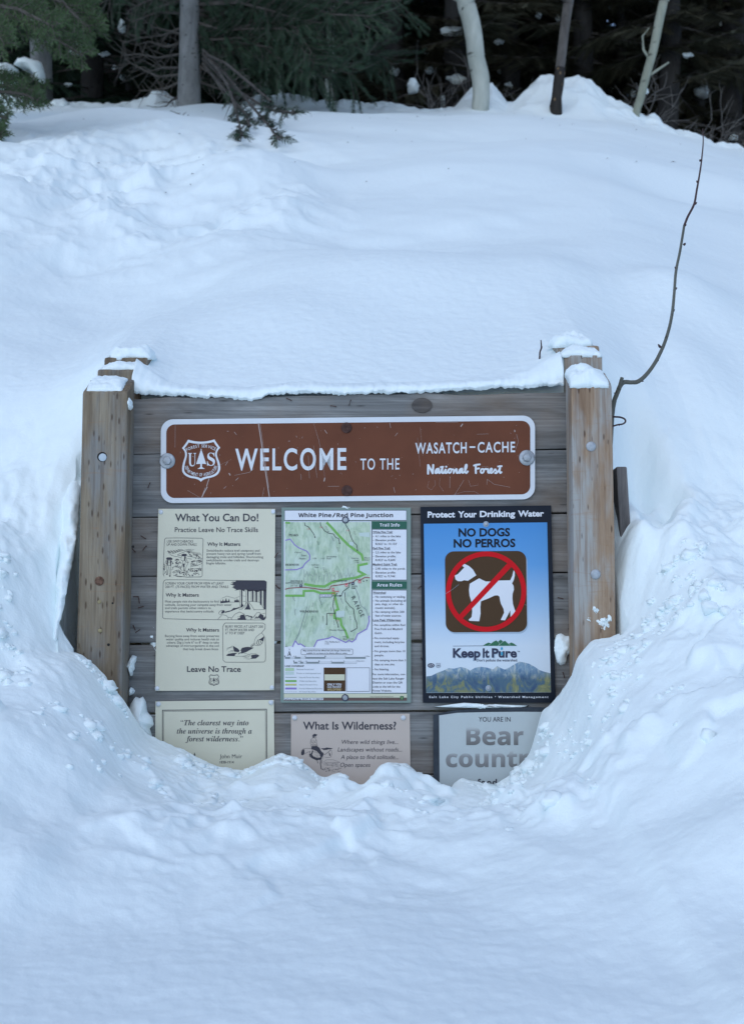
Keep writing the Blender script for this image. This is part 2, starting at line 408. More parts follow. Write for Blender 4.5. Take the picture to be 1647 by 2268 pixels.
def terrain(X, Y):
    Yc = np.maximum(Y, 0.6)
    xd = CX + F_PX * X / Yc
    # ---- the hill
    zr_s = (CY - interp(RIDGE_S, xd)) / F_PX * YR
    zr_d = (CY - interp(RIDGE, xd)) / F_PX * YR
    tau = np.clip((Y - 3.3) / (YR - 3.3), 0, 1)
    near_r = sstep(14.7, 15.9, Y)
    zr = zr_s + (zr_d - zr_s) * near_r * (1 - sstep(17.5, 19, Y))
    zb0 = (CY - interp(BACK, CX + F_PX * X / 3.32)) / F_PX * 3.32
    z0 = 0.31 + (zb0 - 0.31) * np.exp(-np.clip(Y - 3.3, 0, 9) / (0.28 + 0.40 * sstep(0.42, 0.80, np.abs(X + 0.05))))
    hill = z0 + (zr - 0.31) * (tau + 0.035 * np.sin(tau * np.pi))
    past = np.clip(Y - YR - 0.25, 0, None)
    hill = hill - np.minimum(past * 0.55, 1.5) + np.clip(Y - 60, 0, None) * 0.30 + sstep(18, 40, Y) * 0.6
    def G(xc, yc, sx, sy, amp, rot=0.0):
        dx, dy = X - xc, Y - yc
        c, s = math.cos(rot), math.sin(rot)
        return amp * np.exp(-((c * dx + s * dy) / sx) ** 2 - ((-s * dx + c * dy) / sy) ** 2)
    wx = X + 0.10 * fbm(X / 0.5, Y / 0.5, 2, 91)
    hill = hill + G(0.12, 4.40, 0.50, 0.42, 0.085) + G(0.60, 4.55, 0.22, 0.3, 0.03) - (0.085 * np.exp(-((wx + 0.05) / 0.8) ** 2 - ((Y - 5.35 - 0.5 * (wx - 0.1) ** 2 + 0.12 * fbm(X / 0.4, Y / 0.4, 2, 93)) / 0.40) ** 2)) - (0.10 * np.exp(-((wx + 0.80) / 0.34) ** 2 - ((Y - 4.55) / 0.65) ** 2)) + G(-0.25, 3.9, 0.20, 0.30, 0.03, 0.6)
    hill = hill + G(0.98, 4.5, 0.16, 0.28, 0.07) + G(0.86, 3.75, 0.10, 0.35, 0.05) - G(1.3, 5.4, 0.25, 0.9, 0.05)
    hill = hill - G(-0.75, 8.3, 0.9, 0.9, 0.16) + G(-1.5, 9.8, 0.9, 0.8, 0.10) - G(-1.0, 6.2, 0.45, 0.5, 0.12) + G(-1.5, 5.9, 0.25, 0.5, 0.10)
    hill = hill + G(-1.85, 14.6, 0.45, 0.9, 0.05) - G(0.6, 10.5, 1.5, 0.8, 0.10) + G(1.0, 8.0, 1.2, 0.7, 0.07)
    hill = hill - G(-1.25, 7.0, 0.30, 0.55, 0.10, 0.4) - G(-1.05, 5.2, 0.22, 0.40, 0.08, -0.3) - G(-1.75, 7.9, 0.35, 0.5, 0.11) + G(-0.55, 7.2, 0.35, 0.5, 0.09) - G(-0.15, 6.9, 0.3, 0.5, 0.06) + G(-1.9, 10.5, 0.6, 0.5, 0.10) - G(1.7, 7.5, 0.5, 0.6, 0.09)
    tramp = (1 - sstep(-0.75, 0.1, X / (0.12 * Yc + 0.4))) * sstep(4.6, 5.4, Y) * (1 - sstep(8.0, 10.5, Y))
    hill = hill + tramp * (0.35 + 0.65 * sstep(-0.2, 0.5, fbm(X / 0.9, Y / 1.3, 2, 77))) * (0.085 * billow(X / 0.70, Y / 1.1, 3, 4, 0.42) + 0.026 * billow(X / 0.17, Y / 0.24, 2, 9))
    soft = sstep(3.4, 5.0, Y)
    hill = hill + soft * (0.040 * fbm(X / 1.1, Y / 1.5, 3, 11, 0.35) + 0.0060 * fbm(X / 0.24, Y / 0.34, 2, 12) * (0.35 + sstep(-0.2, 0.5, fbm(X / 1.2, Y / 1.6, 2, 79))))
    hill = hill + near_r * 0.05 * billow(X / 0.45, Y / 0.5, 3, 21)
    # ---- the trampled snow in front and the bank dug out round the board
    xc = CX + F_PX * X / 3.09
    zc_s = (CY - np.interp(xc, _xs, _crest_s)) / F_PX
    zc_d = (CY - np.interp(xc, _xs, _crest_d)) / F_PX
    zc_w = (CY - np.interp(xc, _xs, _crest_w)) / F_PX
    side = np.clip(sstep(345, 285, xc) + sstep(1215, 1262, xc), 0, 1)
    pr = 0.045 + 0.080 * side
    crest_y = 3.2 + zc_d * 3.15 * TL - pr
    zc_s = zc_s * crest_y; zc_d = zc_d * crest_y; zc_w = zc_w * crest_y
    d = np.clip(crest_y - Y, 0, None)
    base = -0.605 + 0.022 * (np.clip(Y, 0.5, 3.2) - 1.7)
    sidew = np.clip((zc_s + 0.55) / 0.3, 0, 1)
    zc_m = zc_d + (zc_s - zc_d) * sstep(0.04, 0.38, d)
    zc_m = zc_m + (zc_w - zc_m) * sstep(0.22, 0.85, d)
    wv = 1 + 0.35 * fbm(X / 0.5, Y / 0.5, 2, 71)
    fore = base + (zc_m - base) * np.exp(-(d * wv / (0.42 + 0.50 * np.clip((zc_m + 0.55) / 0.25, 0, 1))) ** 1.6)
    # crease running down from the notch by the grey sign
    cx_ = np.interp(Y, [1.9, 2.21, 2.6, 2.8, 2.95], [-0.30, -0.14, 0.0, 0.07, 0.16])
    cr = (X - cx_) + 0.075 * fbm(X / 0.22, Y / 0.22, 3, 31)
    wcr = sstep(1.95, 2.3, Y) * (1 - sstep(2.9, 3.02, Y))
    fore = fore + wcr * (0.016 * (1 - sstep(-0.02, 0.02, cr)) * np.exp(-np.clip(-cr, 0, 9) / 0.22) - 0.006 * np.exp(-(cr / 0.02) ** 2))
    lumpy = sstep(1.9, 2.6, Y)
    fade = 1 - 0.80 * np.exp(-(d / 0.14) ** 2)
    fore = fore + fade * (lumpy * ((0.022 * fbm(X / 0.30, Y / 0.36, 3, 41) + 0.015 * billow(X / 0.42, Y / 0.48, 2, 42)) * sstep(0.05, 0.3, d) + 0.026 * sstep(0.04, 0.20, d) * (1 - sstep(0.55, 0.95, d)) * sstep(-0.05, 0.40, fbm(X / 0.17, Y / 0.19, 3, 48)) * sstep(-0.25, 0.2, fbm(X / 0.5, Y / 0.4, 2, 49)) + 0.0056 * billow(X / 0.075, Y / 0.085, 2, 47) * (0.3 + sstep(0.0, 0.5, fbm(X / 0.3, Y / 0.3, 2, 73))))
                          + 0.018 * fbm(X / 0.60, Y / 0.52, 3, 43, 0.4) + (1 - lumpy * 0.5) * 0.0022 * fbm(X / 0.14, Y / 0.12, 2, 44))
    grain = (0.0012 * fbm(X / 0.024, Y / 0.024, 2, 51) + 0.0013 * fbm(X / 0.060, Y / 0.075, 2, 53)) * (1 - 0.7 * sstep(4.2, 8, Y))
    # ---- joins: open pit in front of the board, banks at both sides
    XL, XR = -0.6445, 0.5350
    inside = (X > XL) & (X < XR)
    drop = zc_d - 7.0 * np.clip(Y - crest_y, 0, None)
    pit = np.maximum(drop, -1.05)
    z_in = np.where(Y < crest_y, fore, np.where(Y < 3.285, pit, hill))
    wl = np.clip((XL - X) / 0.17, 0, 1); wr = np.clip((X - XR) / 0.17, 0, 1)
    wd = np.where(xd < 800, wl, wr)
    y0 = 3.02 - 0.42 * wd; y1 = 3.50 + 0.12 * wd
    wb = (sstep(0, 1, np.clip((Y - y0) / (y1 - y0), 0, 1)))
    bank = fore * (1 - wb) + hill * wb
    bank = bank + wb * (1 - wb) * 4 * (0.030 * fbm(X / 0.22, Y / 0.22, 3, 61) + 0.010 * fbm(X / 0.05, Y / 0.06, 2, 62))
    # hollow behind the plank end at the right
    bank = bank - G(0.625, 3.34, 0.055, 0.13, 0.17) - G(0.650, 3.18, 0.028, 0.05, 0.07) - G(0.690, 3.26, 0.030, 0.05, 0.08) + G(0.585, 3.12, 0.03, 0.04, 0.04)
    z_out = bank
    z = np.where(inside, z_in, z_out)
    # slot between the left post and the bank, and a thin one at the right post
    gr = 0.014 * (1 - sstep(3.0, 3.22, Y))
    slot_r = (X >= XR) & (Y > 3.02) & (Y < 3.25) & (X < XR + gr)
    z = np.where(slot_r, -0.6, z)
    pe = np.interp(CY - F_PX * z / Yc, [978, 1050, 1150, 1200, 1250, 1300, 1350, 1390, 1460], [184, 181, 176, 170, 161, 151, 141, 131, 129])
    yp_ = CY - F_PX * z / Yc
    hollow = (X <= XL) & (xd > pe - 11 - 26 * sstep(1090, 1230, yp_)) & (xd > 127) & (Y > 3.05) & (Y < 3.9) & (z < 0.040 * Y)
    z = np.where(hollow, -1.1, z)
    grain = grain * (1 + 1.3 * np.exp(-(d / 0.05) ** 2) * (Y < 3.2))
    return z + grain * (Y < 12)

def build_ground():
    yr = []
    y = -25.0
    while y < 0.9: yr.append(y); y += max(0.03, (0.9 - y) * 0.35)
    while y < 2.6: yr.append(y); y += 0.0062
    while y < 3.30: yr.append(y); y += 0.0034
    while y < 8: yr.append(y); y += 0.0050 + (y - 3.3) * 0.0070
    while y < 14.5: yr.append(y); y += 0.042
    while y < 17.2: yr.append(y); y += 0.024
    while y < 190: yr.append(y); y += 0.12 + (y - 17.2) * 0.10
    yr = np.array(yr)
    s_in = np.linspace(-0.295, 0.295, 660)
    ext = np.array([0.02, 0.05, 0.09, 0.14, 0.21, 0.3, 0.42, 0.6, 0.9, 1.3, 2, 3, 4.5, 7, 11, 17, 28, 45])
    W = np.maximum(yr, 0.9)[:, None]
    Xin = s_in[None, :] * W
    Xl = Xin[:, :1] - ext[::-1][None, :] * np.maximum(1, W * 0.25)
    Xr = Xin[:, -1:] + ext[None, :] * np.maximum(1, W * 0.25)
    X = np.concatenate([Xl, Xin, Xr], 1)
    Y = np.repeat(yr[:, None], X.shape[1], 1)
    Z = terrain(X, Y)
    nr, nc = X.shape
    co = np.stack([X, Y, Z + EYE], -1).reshape(-1, 3)
    me = bpy.data.meshes.new('snow_ground')
    me.vertices.add(nr * nc); me.vertices.foreach_set('co', co.ravel())
    i = np.arange(nr - 1)[:, None] * nc + np.arange(nc - 1)[None, :]
    q = np.stack([i, i + 1, i + nc + 1, i + nc], -1).reshape(-1, 4)
    me.loops.add(q.size); me.loops.foreach_set('vertex_index', q.ravel())
    me.polygons.add(len(q)); me.polygons.foreach_set('loop_start', np.arange(0, q.size, 4)); me.polygons.foreach_set('loop_total', np.full(len(q), 4))
    me.polygons.foreach_set('use_smooth', np.ones(len(q), bool))
    me.update(calc_edges=True)
    me.materials.append(M_SNOW)
    o = bpy.data.objects.new('snow_ground', me); COL.objects.link(o)
    tag(o, kind='structure')
    return o
GROUND = build_ground()
def ground_z(x, y):
    return float(terrain(np.array([float(x)]), np.array([float(y)]))[0]) + EYE

# lip of snow overhanging the dark hollow beside the left post
def build_lip():
    ys = np.linspace(978, 1446, 90)
    edge = np.interp(ys, [978, 1050, 1150, 1200, 1250, 1300, 1350, 1390, 1410, 1446], [184, 181, 176, 170, 161, 151, 141, 131, 129, 131])
    dep = []
    for y in ys:
        yy = np.arange(2.9, 4.2, 0.004); X = (112 - CX) / F_PX * yy
        zt = terrain(X, yy); hit = np.nonzero(zt > (CY - y) / F_PX * yy)[0]
        dep.append(yy[hit[0]] if len(hit) else 3.6)
    dep = np.convolve(np.pad(np.array(dep), 5, 'edge'), np.ones(11) / 11, 'valid')
    nt = 26; vs, fs = [], []
    for i, y in enumerate(ys):
        e_ = edge[i] + 2.2 * float(pnoise(y / 14.0, 2.2)) + 1.2 * float(pnoise(y / 5.0, 6.2))
        for j in range(nt + 1):
            t = j / nt
            if t < 0.75: s_ = t / 0.75; x = 104 + (e_ - 104) * s_; back = 0.13 * max(0, 1 - s_ * 1.5) ** 1.5 + 0.16 * max(0, 1 - (y - 978) / 120.0) ** 1.5 + 0.12 * max(0, (y - 1405) / 41.0) ** 1.5 - 0.008 * math.sin(s_ * math.pi * .5) + 0.02 * max(0, s_ - .7) ** 2 * 8
            else: s_ = (t - 0.75) / 0.25; x = e_ - 6 * s_; back = 0.008 + 0.09 * s_
            Yd = dep[i] + back + 0.016 * float(fbm(x / 40.0, y / 46.0, 3, 3))
            p = at(x, y, Yd); vs.append(p)
    for i in range(len(ys) - 1):
        for j in range(nt):
            k_ = i * (nt + 1) + j; fs.append((k_, k_ + 1, k_ + nt + 2, k_ + nt + 1))
    o = mesh_obj('snow_bank', vs, fs, M_SNOW, None, True)
    tag(o, kind='structure')
build_lip()

# ------------------------------------------------------------------ the notice board: planks, posts, bolts, plank end
def box_uvw(u0, u1, v0, v1, w0, w1, tilt=None, chamfer=None, bev=0.004, seg=2, wob=0.0, seed=0):
    """box in board axes (u right, v up, w towards the viewer) -> bmesh in object axes (x=u, y=-w, z=v)"""
    bm = bmesh.new()
    bmesh.ops.create_cube(bm, size=1)
    for p in bm.verts:
        u = u0 + (p.co.x + .5) * (u1 - u0); w = w0 + (.5 - p.co.y) * (w1 - w0); v = v0 + (p.co.z + .5) * (v1 - v0)
        p.co = (u, -w, v)
    if chamfer:                      # slope the top: front edge low, back edge high
        for p in bm.verts:
            if p.co.z > (v0 + v1) / 2 and -p.co.y > (w0 + w1) / 2: p.co.z -= chamfer
    bmesh.ops.bevel(bm, geom=bm.edges[:], offset=bev, segments=seg, affect='EDGES', profile=0.6)
    if wob:
        bmesh.ops.subdivide_edges(bm, edges=[e for e in bm.edges if e.calc_length() > 0.08], cuts=14, use_grid_fill=True)
        for p in bm.verts:
            n = mnoise.noise(Vector((p.co.x * 4 + seed, p.co.y * 20, p.co.z * 4)))
            m2 = mnoise.noise(Vector((p.co.x * 23, p.co.y * 9 + seed, p.co.z * 23)))
            p.co.z += wob * (n + 0.5 * m2) * (1 if u1 - u0 > v1 - v0 else 0)
            p.co.x += wob * (n + 0.5 * m2) * (0 if u1 - u0 > v1 - v0 else 1)
            p.co.y += wob * 0.5 * m2
    return bm

def disc_bm(r, h, n=28, dome=0.3, hexr=None):
    bm = bmesh.new()
    rings = [(r, 0), (r, h * 0.75), (r * 0.86, h), (r * 0.5, h * (1 + dome * .7)), (0, h * (1 + dome))]
    prev = None
    for rr, hh in rings:
        if rr == 0:
            c = bm.verts.new((0, -hh, 0))
            for k in range(n): bm.faces.new((prev[k], prev[(k + 1) % n], c))
        else:
            cur = [bm.verts.new((rr * math.cos(2 * math.pi * k / n), -hh, rr * math.sin(2 * math.pi * k / n))) for k in range(n)]
            if prev:
                for k in range(n): bm.faces.new((prev[k], prev[(k + 1) % n], cur[(k + 1) % n], cur[k]))
            prev = cur
    return bm

board = empty('notice_board'); put_on_board(board, 0, -1.0, 0)
tag(board, 'weathered grey plank notice board between brown posts, half buried in snow', 'notice board')
BV = -1.0                                   # board origin lies this far down the plane
def bchild(name, bm, mat, smooth=False, parent=None):
    for p in bm.verts: p.co.z -= BV
    return bm_obj(name, bm, mat, parent or board, smooth)

ul, ur = board_uv(232, 1000)[0], board_uv(1296, 1000)[0]
seams = [(874, 999), (1001, 1139), (1141.5, 1271), (1273, 1418), (1423.5, 1574), (1578, 1715), (1718, 1860), (1863, 2000)]
for i, (ya, yb) in enumerate(seams):
    va = board_uv(800, ya)[1]; vb = board_uv(800, yb)[1]
    bm = box_uvw(ul, ur, vb, va, -0.038, (-0.001, 0.0, -0.003, 0.0015, -0.002, 0.001, 0, 0)[i], bev=0.003, wob=0.0016, seed=i * 3.7)
    for p in bm.verts:                      # every plank climbs slightly to the right, the top one most
        p.co.z += (0.0085 if i == 0 else 0.006) * p.co.x / 0.55 * 0.9
        if i == 0 and p.co.z > va - 0.03:
            p.co.z += 0.006 * mnoise.noise(Vector((p.co.x * 9, 0, 1.3))) + 0.003 * mnoise.noise(Vector((p.co.x * 40, p.co.y * 30, 4)))
    bchild('plank', bm, M_PLANK)

def post(xa, xb, y_front, w0, w1, rise, mat, lean=0.0, bev=0.006):
    u0 = board_uv(xa, y_front, w1)[0]; u1 = board_uv(xb, y_front, w1)[0]
    vt = board_uv((xa + xb) / 2, y_front, w1)[1] + rise
    bm = box_uvw(u0, u1, -1.0, vt, w0, w1, chamfer=rise, bev=bev, seg=2, wob=0.0022, seed=xa * 0.1)
    for p in bm.verts: p.co.x += lean * (p.co.z - vt)
    bmesh.ops.recalc_face_normals(bm, faces=bm.faces)
    return bchild('post', bm, mat), (u0, u1, vt)
PL, gl_ = post(184, 284, 868, 0.002, 0.090, 0.048, M_POST_L)
PR, gr_ = post(1263, 1354, 853, 0.002, 0.094, 0.050, M_POST_R)
PL1, gl1 = post(216, 312, 818, -0.130, -0.040, 0.014, M_POST_L)
PL2, gl2 = post(230, 327, 792, -0.222, -0.133, 0.022, M_POST_L)
PR1, gr1 = post(1248, 1333, 786, -0.130, -0.040, 0.012, M_POST_R)
PR2, gr2 = post(1232, 1326, 766, -0.222, -0.133, 0.022, M_POST_R)

def bolt(parent, x, y, r_px, w, mat, h=0.004, dome=0.2, name='bolt'):
    u, v = board_uv(x, y, w)
    bm = disc_bm(r_px / F_PX * (D0 - w), h, dome=dome)
    for p in bm.verts: p.co += Vector((u, -w, v))
    return bchild(name, bm, mat, True, parent)
bolt(PL, 221, 1287, 10, 0.0885, M_PLUG, 0.0035, 0.05)
bolt(PL, 221, 1333, 4.2, 0.0885, M_BRASS, 0.003, name='screw'); bolt(PL, 222.5, 1397, 4.4, 0.0885, M_BRASS, 0.003, name='screw')
for (x, y, r) in ((241, 1428, 3.2), (295, 1211, 3.0), (250, 1336, 2.2)): bolt(PL, x, y, r, 0.0885, M_HOLE, 0.0022, 0.0, name='nail_hole')
bolt(PR, 1307.5, 989, 11, 0.0925, M_STEEL, 0.004); bolt(PR, 1317.5, 1272, 11, 0.0925, M_STEEL, 0.004)
# bolt hole packed with snow on the left post
bolt(PL, 227, 1012, 11.2, 0.0880, M_HOLE, 0.0024, 0.0, name='bolt_hole')
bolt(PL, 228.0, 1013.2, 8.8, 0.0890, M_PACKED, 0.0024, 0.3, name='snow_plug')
# knot in the top plank
kn = MB()
u, v = board_uv(934, 898)
for j, (rr, dw) in enumerate(((1.0, 0.0010), (0.86, 0.0035), (0.5, 0.0042), (0.0, 0.0036))):
    kn.v.extend([(u + 0.0235 * rr * math.cos(t * math.pi / 14), -dw, v - BV + 0.0175 * rr * math.sin(t * math.pi / 14)) for t in range(28)])
for j in range(3):
    for t in range(28): kn.f.append((j * 28 + t, j * 28 + (t + 1) % 28, (j + 1) * 28 + (t + 1) % 28, (j + 1) * 28 + t))
M_KNOT = plank_mat('plank_knot_wood', (0.04, 0.038, 0.037), (0.09, 0.084, 0.08), (0.15, 0.14, 0.135), None)
kn.build('knot', M_KNOT, board, True)
# staples and nail stubs left in the planks
sm = [(302, 1322), (309, 1330), (313, 1345), (298, 1390), (306, 1398), (296, 1218), (321, 1214), (318, 1190), (331, 1075), (1240, 1325), (1258, 1388), (1262, 1412), (1247, 1495), (940, 1150), (935, 1462), (930, 1300), (615, 1300), (612, 1230), (640, 885), (775, 892), (738, 900)]
for n_, (x, y) in enumerate(sm):
    u, v = board_uv(x, y)
    a = (n_ * 1.7) % 3.1
    st = MB(); L = 0.006
    st.tube([(u - L * math.cos(a), 0.002, v - BV - L * math.sin(a)), (u - L * math.cos(a), -0.004, v - BV - L * math.sin(a)), (u + L * math.cos(a), -0.004, v - BV + L * math.sin(a)), (u + L * math.cos(a), 0.002, v - BV + L * math.sin(a))], 0.0011, 5)
    st.build('staple', M_RUST, board)
# end of a plank running back beside the right post
bm = box_uvw(board_uv(1366, 1120, 0.0)[0], board_uv(1386, 1120, 0.0)[0] + 0.004, board_uv(0, 1206)[1], board_uv(0, 1036)[1], -0.45, 0.02, bev=0.004, wob=0.001, seed=5)
for p in bm.verts: p.co.x += -0.038 * (p.co.z - 0.0)
bchild('side_plank', bm, M_ENDGRAIN)

# planks added inside the left hollow, coloured near-black to stand in for its shade
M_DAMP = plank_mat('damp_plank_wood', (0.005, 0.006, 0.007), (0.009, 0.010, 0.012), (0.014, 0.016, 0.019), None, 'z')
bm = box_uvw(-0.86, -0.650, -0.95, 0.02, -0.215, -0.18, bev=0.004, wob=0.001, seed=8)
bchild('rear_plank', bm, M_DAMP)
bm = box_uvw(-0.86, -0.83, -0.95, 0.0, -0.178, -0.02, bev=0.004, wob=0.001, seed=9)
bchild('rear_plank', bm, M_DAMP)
# ------------------------------------------------------------------ signs: panel + printed pieces, all flat prints on real sheets
KS = 1859.0 / 1647.0
def crop(x0, y0, x1, wpx):
    """reading off an enlarged detail of the photograph -> sheet units"""
    s = (x1 - x0) / wpx
    return lambda x, y: ((x0 + x * s) / KS, (y0 + y * s) / KS)
IDENT = lambda x, y: (x, y)
def mb_chars(s, U, L, h=None):
    return ''.join(chr(U + ord(c) - 65) if 'A' <= c <= 'Z' else (h if (c == 'h' and h) else chr(L + ord(c) - 97)) if 'a' <= c <= 'z' else c for c in s)
STYLES = {
    'reg': dict(off=0.0), 'light': dict(off=-0.004), 'med': dict(off=0.008), 'bold': dict(off=0.018), 'heavy': dict(off=0.034),
    'ital': dict(off=0.0, shear=0.22), 'medital': dict(off=0.006, shear=0.20),
    'serifbi': dict(off=0.0, U=0x1D468, L=0x1D482), 'serifb': dict(off=0.0, U=0x1D400, L=0x1D41A),
    'sansb': dict(off=0.0, U=0x1D5D4, L=0x1D5EE), 'sansh': dict(off=0.012, U=0x1D5D4, L=0x1D5EE), 'serifi': dict(off=0.0, U=0x1D434, L=0x1D44E, h='\u210e'),
}
_cap = {}
def text_mesh(s, style='reg', space=1.0, res=3):
    st = STYLES[style]
    if 'U' in st: s = mb_chars(s, st['U'], st['L'], st.get('h'))
    cu = bpy.data.curves.new('txt', 'FONT'); cu.body = s; cu.offset = st.get('off', 0); cu.shear = st.get('shear', 0)
    cu.resolution_u = res; cu.space_character = space; cu.fill_mode = 'FRONT'
    o = bpy.data.objects.new('txt', cu)
    me = o.to_mesh()
    vs = [tuple(p.co) for p in me.vertices]; fs = [tuple(p.vertices) for p in me.polygons]
    o.to_mesh_clear(); bpy.data.objects.remove(o); bpy.data.curves.remove(cu)
    return vs, fs
def cap_of(style):
    if style not in _cap:
        vs, _ = text_mesh('H', style); _cap[style] = max(p[1] for p in vs)
    return _cap[style]

class Sign:
    def __init__(s, name, label, cat, base_px, w, thick, group=None):
        s.u0, s.v0 = board_uv(*base_px, w); s.w = w; s.thick = thick
        s.root = empty(name); put_on_board(s.root, s.u0, s.v0, 0.0)
        tag(s.root, label, cat, group)
        s.parts = {}; s.order = []; s.T = IDENT; s.slope = 0.0; s.lay = 0; s.run = 0; s.nrun = 0
    def P(s, x, y, w):
        x, y = s.T(x, y); u, v = board_uv(x, y, w)
        return (u - s.u0, -w, v - s.v0)
    def mb(s, part, mat):
        key = (part, mat.name, s.run)
        if key not in s.parts: s.parts[key] = (MB(), mat); s.order.append(key)
        return s.parts[key][0]
    def wl(s, layer): return s.w + s.thick + 0.00035 * layer
    def panel(s, mat, pts, name='panel', thick=None, w=None, bev=0.0006):
        """solid sheet with the given outline"""
        t = thick or s.thick; w0 = s.w if w is None else w
        bm = bmesh.new()
        f = bm.faces.new([bm.verts.new(s.P(x, y, w0 + t)) for x, y in pts])
        if f.normal.y > 0: f.normal_flip()
        r = bmesh.ops.extrude_face_region(bm, geom=[f])
        for q in r['geom']:
            if isinstance(q, bmesh.types.BMVert): q.co.y += t
        bmesh.ops.recalc_face_normals(bm, faces=bm.faces)
        bm.faces.ensure_lookup_table()
        o = bm_obj(name, bm, mat, s.root)
        return o
    def poly(s, part, mat, pts, layer=1, holes=()):
        loops = [[Vector((x, y, 0)) for x, y in pts]] + [[Vector((x, y, 0)) for x, y in h] for h in holes]
        tris = tessellate_polygon(loops)
        flat = [p for lp in loops for p in lp]
        if part == 'map_patch': s.nrun += 1; s.run = s.nrun
        s.mb(part, mat).add([s.P(p.x, p.y, s.wl(layer)) for p in flat], [tuple(t) for t in tris])
    def rect(s, part, mat, x0, y0, x1, y1, layer=1): s.poly(part, mat, [(x0, y0), (x1, y0), (x1, y1), (x0, y1)], layer)
    def rrect_pts(s, x0, y0, x1, y1, r, n=8):
        out = []
        for cx, cy, a0 in ((x1 - r, y0 + r, -90), (x1 - r, y1 - r, 0), (x0 + r, y1 - r, 90), (x0 + r, y0 + r, 180)):
            for k in range(n + 1):
                a = R(a0 + 90 * k / n); out.append((cx + r * math.cos(a), cy + r * math.sin(a)))
        return out
    def stroke(s, part, mat, pts, width, layer=1, closed=False, taper=False, smooth=0):
        if part == 'scratch' and width < 4.4: width *= 0.6
        pts = [Vector((x, y)) for x, y in pts]
        for _ in range(smooth):
            q = [pts[0]]
            for a, b in zip(pts, pts[1:]): q += [a * .75 + b * .25, a * .25 + b * .75]
            pts = q + [pts[-1]]
        if closed: pts = pts + [pts[0]]
        n = len(pts); L = []; Rr = []
        for i in range(n):
            if closed and i in (0, n - 1): a, b = pts[n - 2], pts[1]
            else: a, b = pts[max(i - 1, 0)], pts[min(i + 1, n - 1)]
            p = pts[i]; d1 = (p - a); d2 = (b - p)
            if d1.length < 1e-6: d1 = d2
            if d2.length < 1e-6: d2 = d1
            if d1.length < 1e-6: return
            d1 = d1.normalized(); d2 = d2.normalized(); t = d1 + d2
            if t.length < 0.2: t = d2
            t.normalize(); nrm = Vector((-t.y, t.x)); c = max(0.45, abs(nrm.dot(Vector((-d2.y, d2.x)))))
            hw = width / 2 / c
            if taper: hw *= max(0.25, math.sin(math.pi * (i + .6) / (n + .2)))
            L.append(p + nrm * hw); Rr.append(p - nrm * hw)
        if part in ('wilderness_line', 'watershed_line', 'trail_line', 'ridge_line'): s.nrun += 1; s.run = s.nrun
        w0 = s.wl(layer); s.lay += 1; w0 += 0.00002 * (s.lay % 9)
        vs = []
        for i in range(n):
            wi = w0 + 0.00012 * i / n
            vs += [s.P(L[i].x, L[i].y, wi), s.P(Rr[i].x, Rr[i].y, wi)]
        s.mb(part, mat).add(vs, [(2 * i, 2 * i + 1, 2 * i + 3, 2 * i + 2) for i in range(n - 1)])
    def circle(s, part, mat, cx, cy, r, layer=1, r2=None, n=40):
        out = [(cx + r * math.cos(2 * math.pi * k / n), cy + r * math.sin(2 * math.pi * k / n)) for k in range(n)]
        if r2:
            m = s.mb(part, mat); vs = []
            for k in range(n):
                a = 2 * math.pi * k / n
                vs += [s.P(cx + r * math.cos(a), cy + r * math.sin(a), s.wl(layer)), s.P(cx + r2 * math.cos(a), cy + r2 * math.sin(a), s.wl(layer))]
            m.add(vs, [(2 * k, 2 * k + 1, 2 * ((k + 1) % n) + 1, 2 * ((k + 1) % n)) for k in range(n)])
        else: s.poly(part, mat, out, layer)
    def text(s, part, mat, txt, x0, x1, ycap, ybase, style='reg', layer=1, space=1.0, slope=None, res=3):
        vs, fs = text_mesh(txt, style, space, res)
        if not vs: return
        xa = min(p[0] for p in vs); xb = max(p[0] for p in vs); cap = cap_of(style)
        sy = (ybase - ycap) / cap; sl = s.slope if slope is None else slope
        if x1 is None: x1 = x0 + (xb - xa) * sy
        sx = (x1 - x0) / (xb - xa)
        w = s.wl(layer)
        old = s.run
        if part not in ('scale_bar', 'legend', 'shield_emblem', 'small_emblem', 'red_label', 'here_label'): s.nrun += 1; s.run = s.nrun
        s.mb(part, mat).add([s.P(x0 + (p[0] - xa) * sx, ybase - p[1] * sy + sl * (p[0] - xa) * sx, w) for p in vs], fs)
        s.run = old
    def arc_text(s, part, mat, txt, path, size, style='reg', layer=1, squeeze=1.0):
        """letters one by one along a path of points"""
        pts = [Vector(p) for p in path]; seg = [(b - a).length for a, b in zip(pts, pts[1:])]; tot = sum(seg)
        adv = []
        for c in txt:
            if c == ' ': adv.append((0.35, None)); continue
            vs, fs = text_mesh(c, style); xa = min(p[0] for p in vs); xb = max(p[0] for p in vs)
            adv.append((xb - xa + 0.09, (vs, fs, xa, xb)))
        total = sum(a for a, _ in adv); kx = tot / total; pos = 0; cap = cap_of(style); ky = size / cap
        for a, g in adv:
            c = (pos + a / 2) * kx; pos += a
            if g is None: continue
            acc = 0
            for (p, q), L in zip(zip(pts, pts[1:]), seg):
                if acc + L >= c or (q - pts[-1]).length < 1e-6:
                    t = (c - acc) / L; o = p.lerp(q, t); d = (q - p).normalized(); break
                acc += L
            nrm = Vector((d.y, -d.x))
            vs, fs, xa, xb = g
            out = []
            for p in vs:
                q = o + d * (p[0] - (xa + xb) / 2) * kx * squeeze + nrm * p[1] * ky
                out.append(s.P(q.x, q.y, s.wl(layer)))
            s.mb(part, mat).add(out, fs)
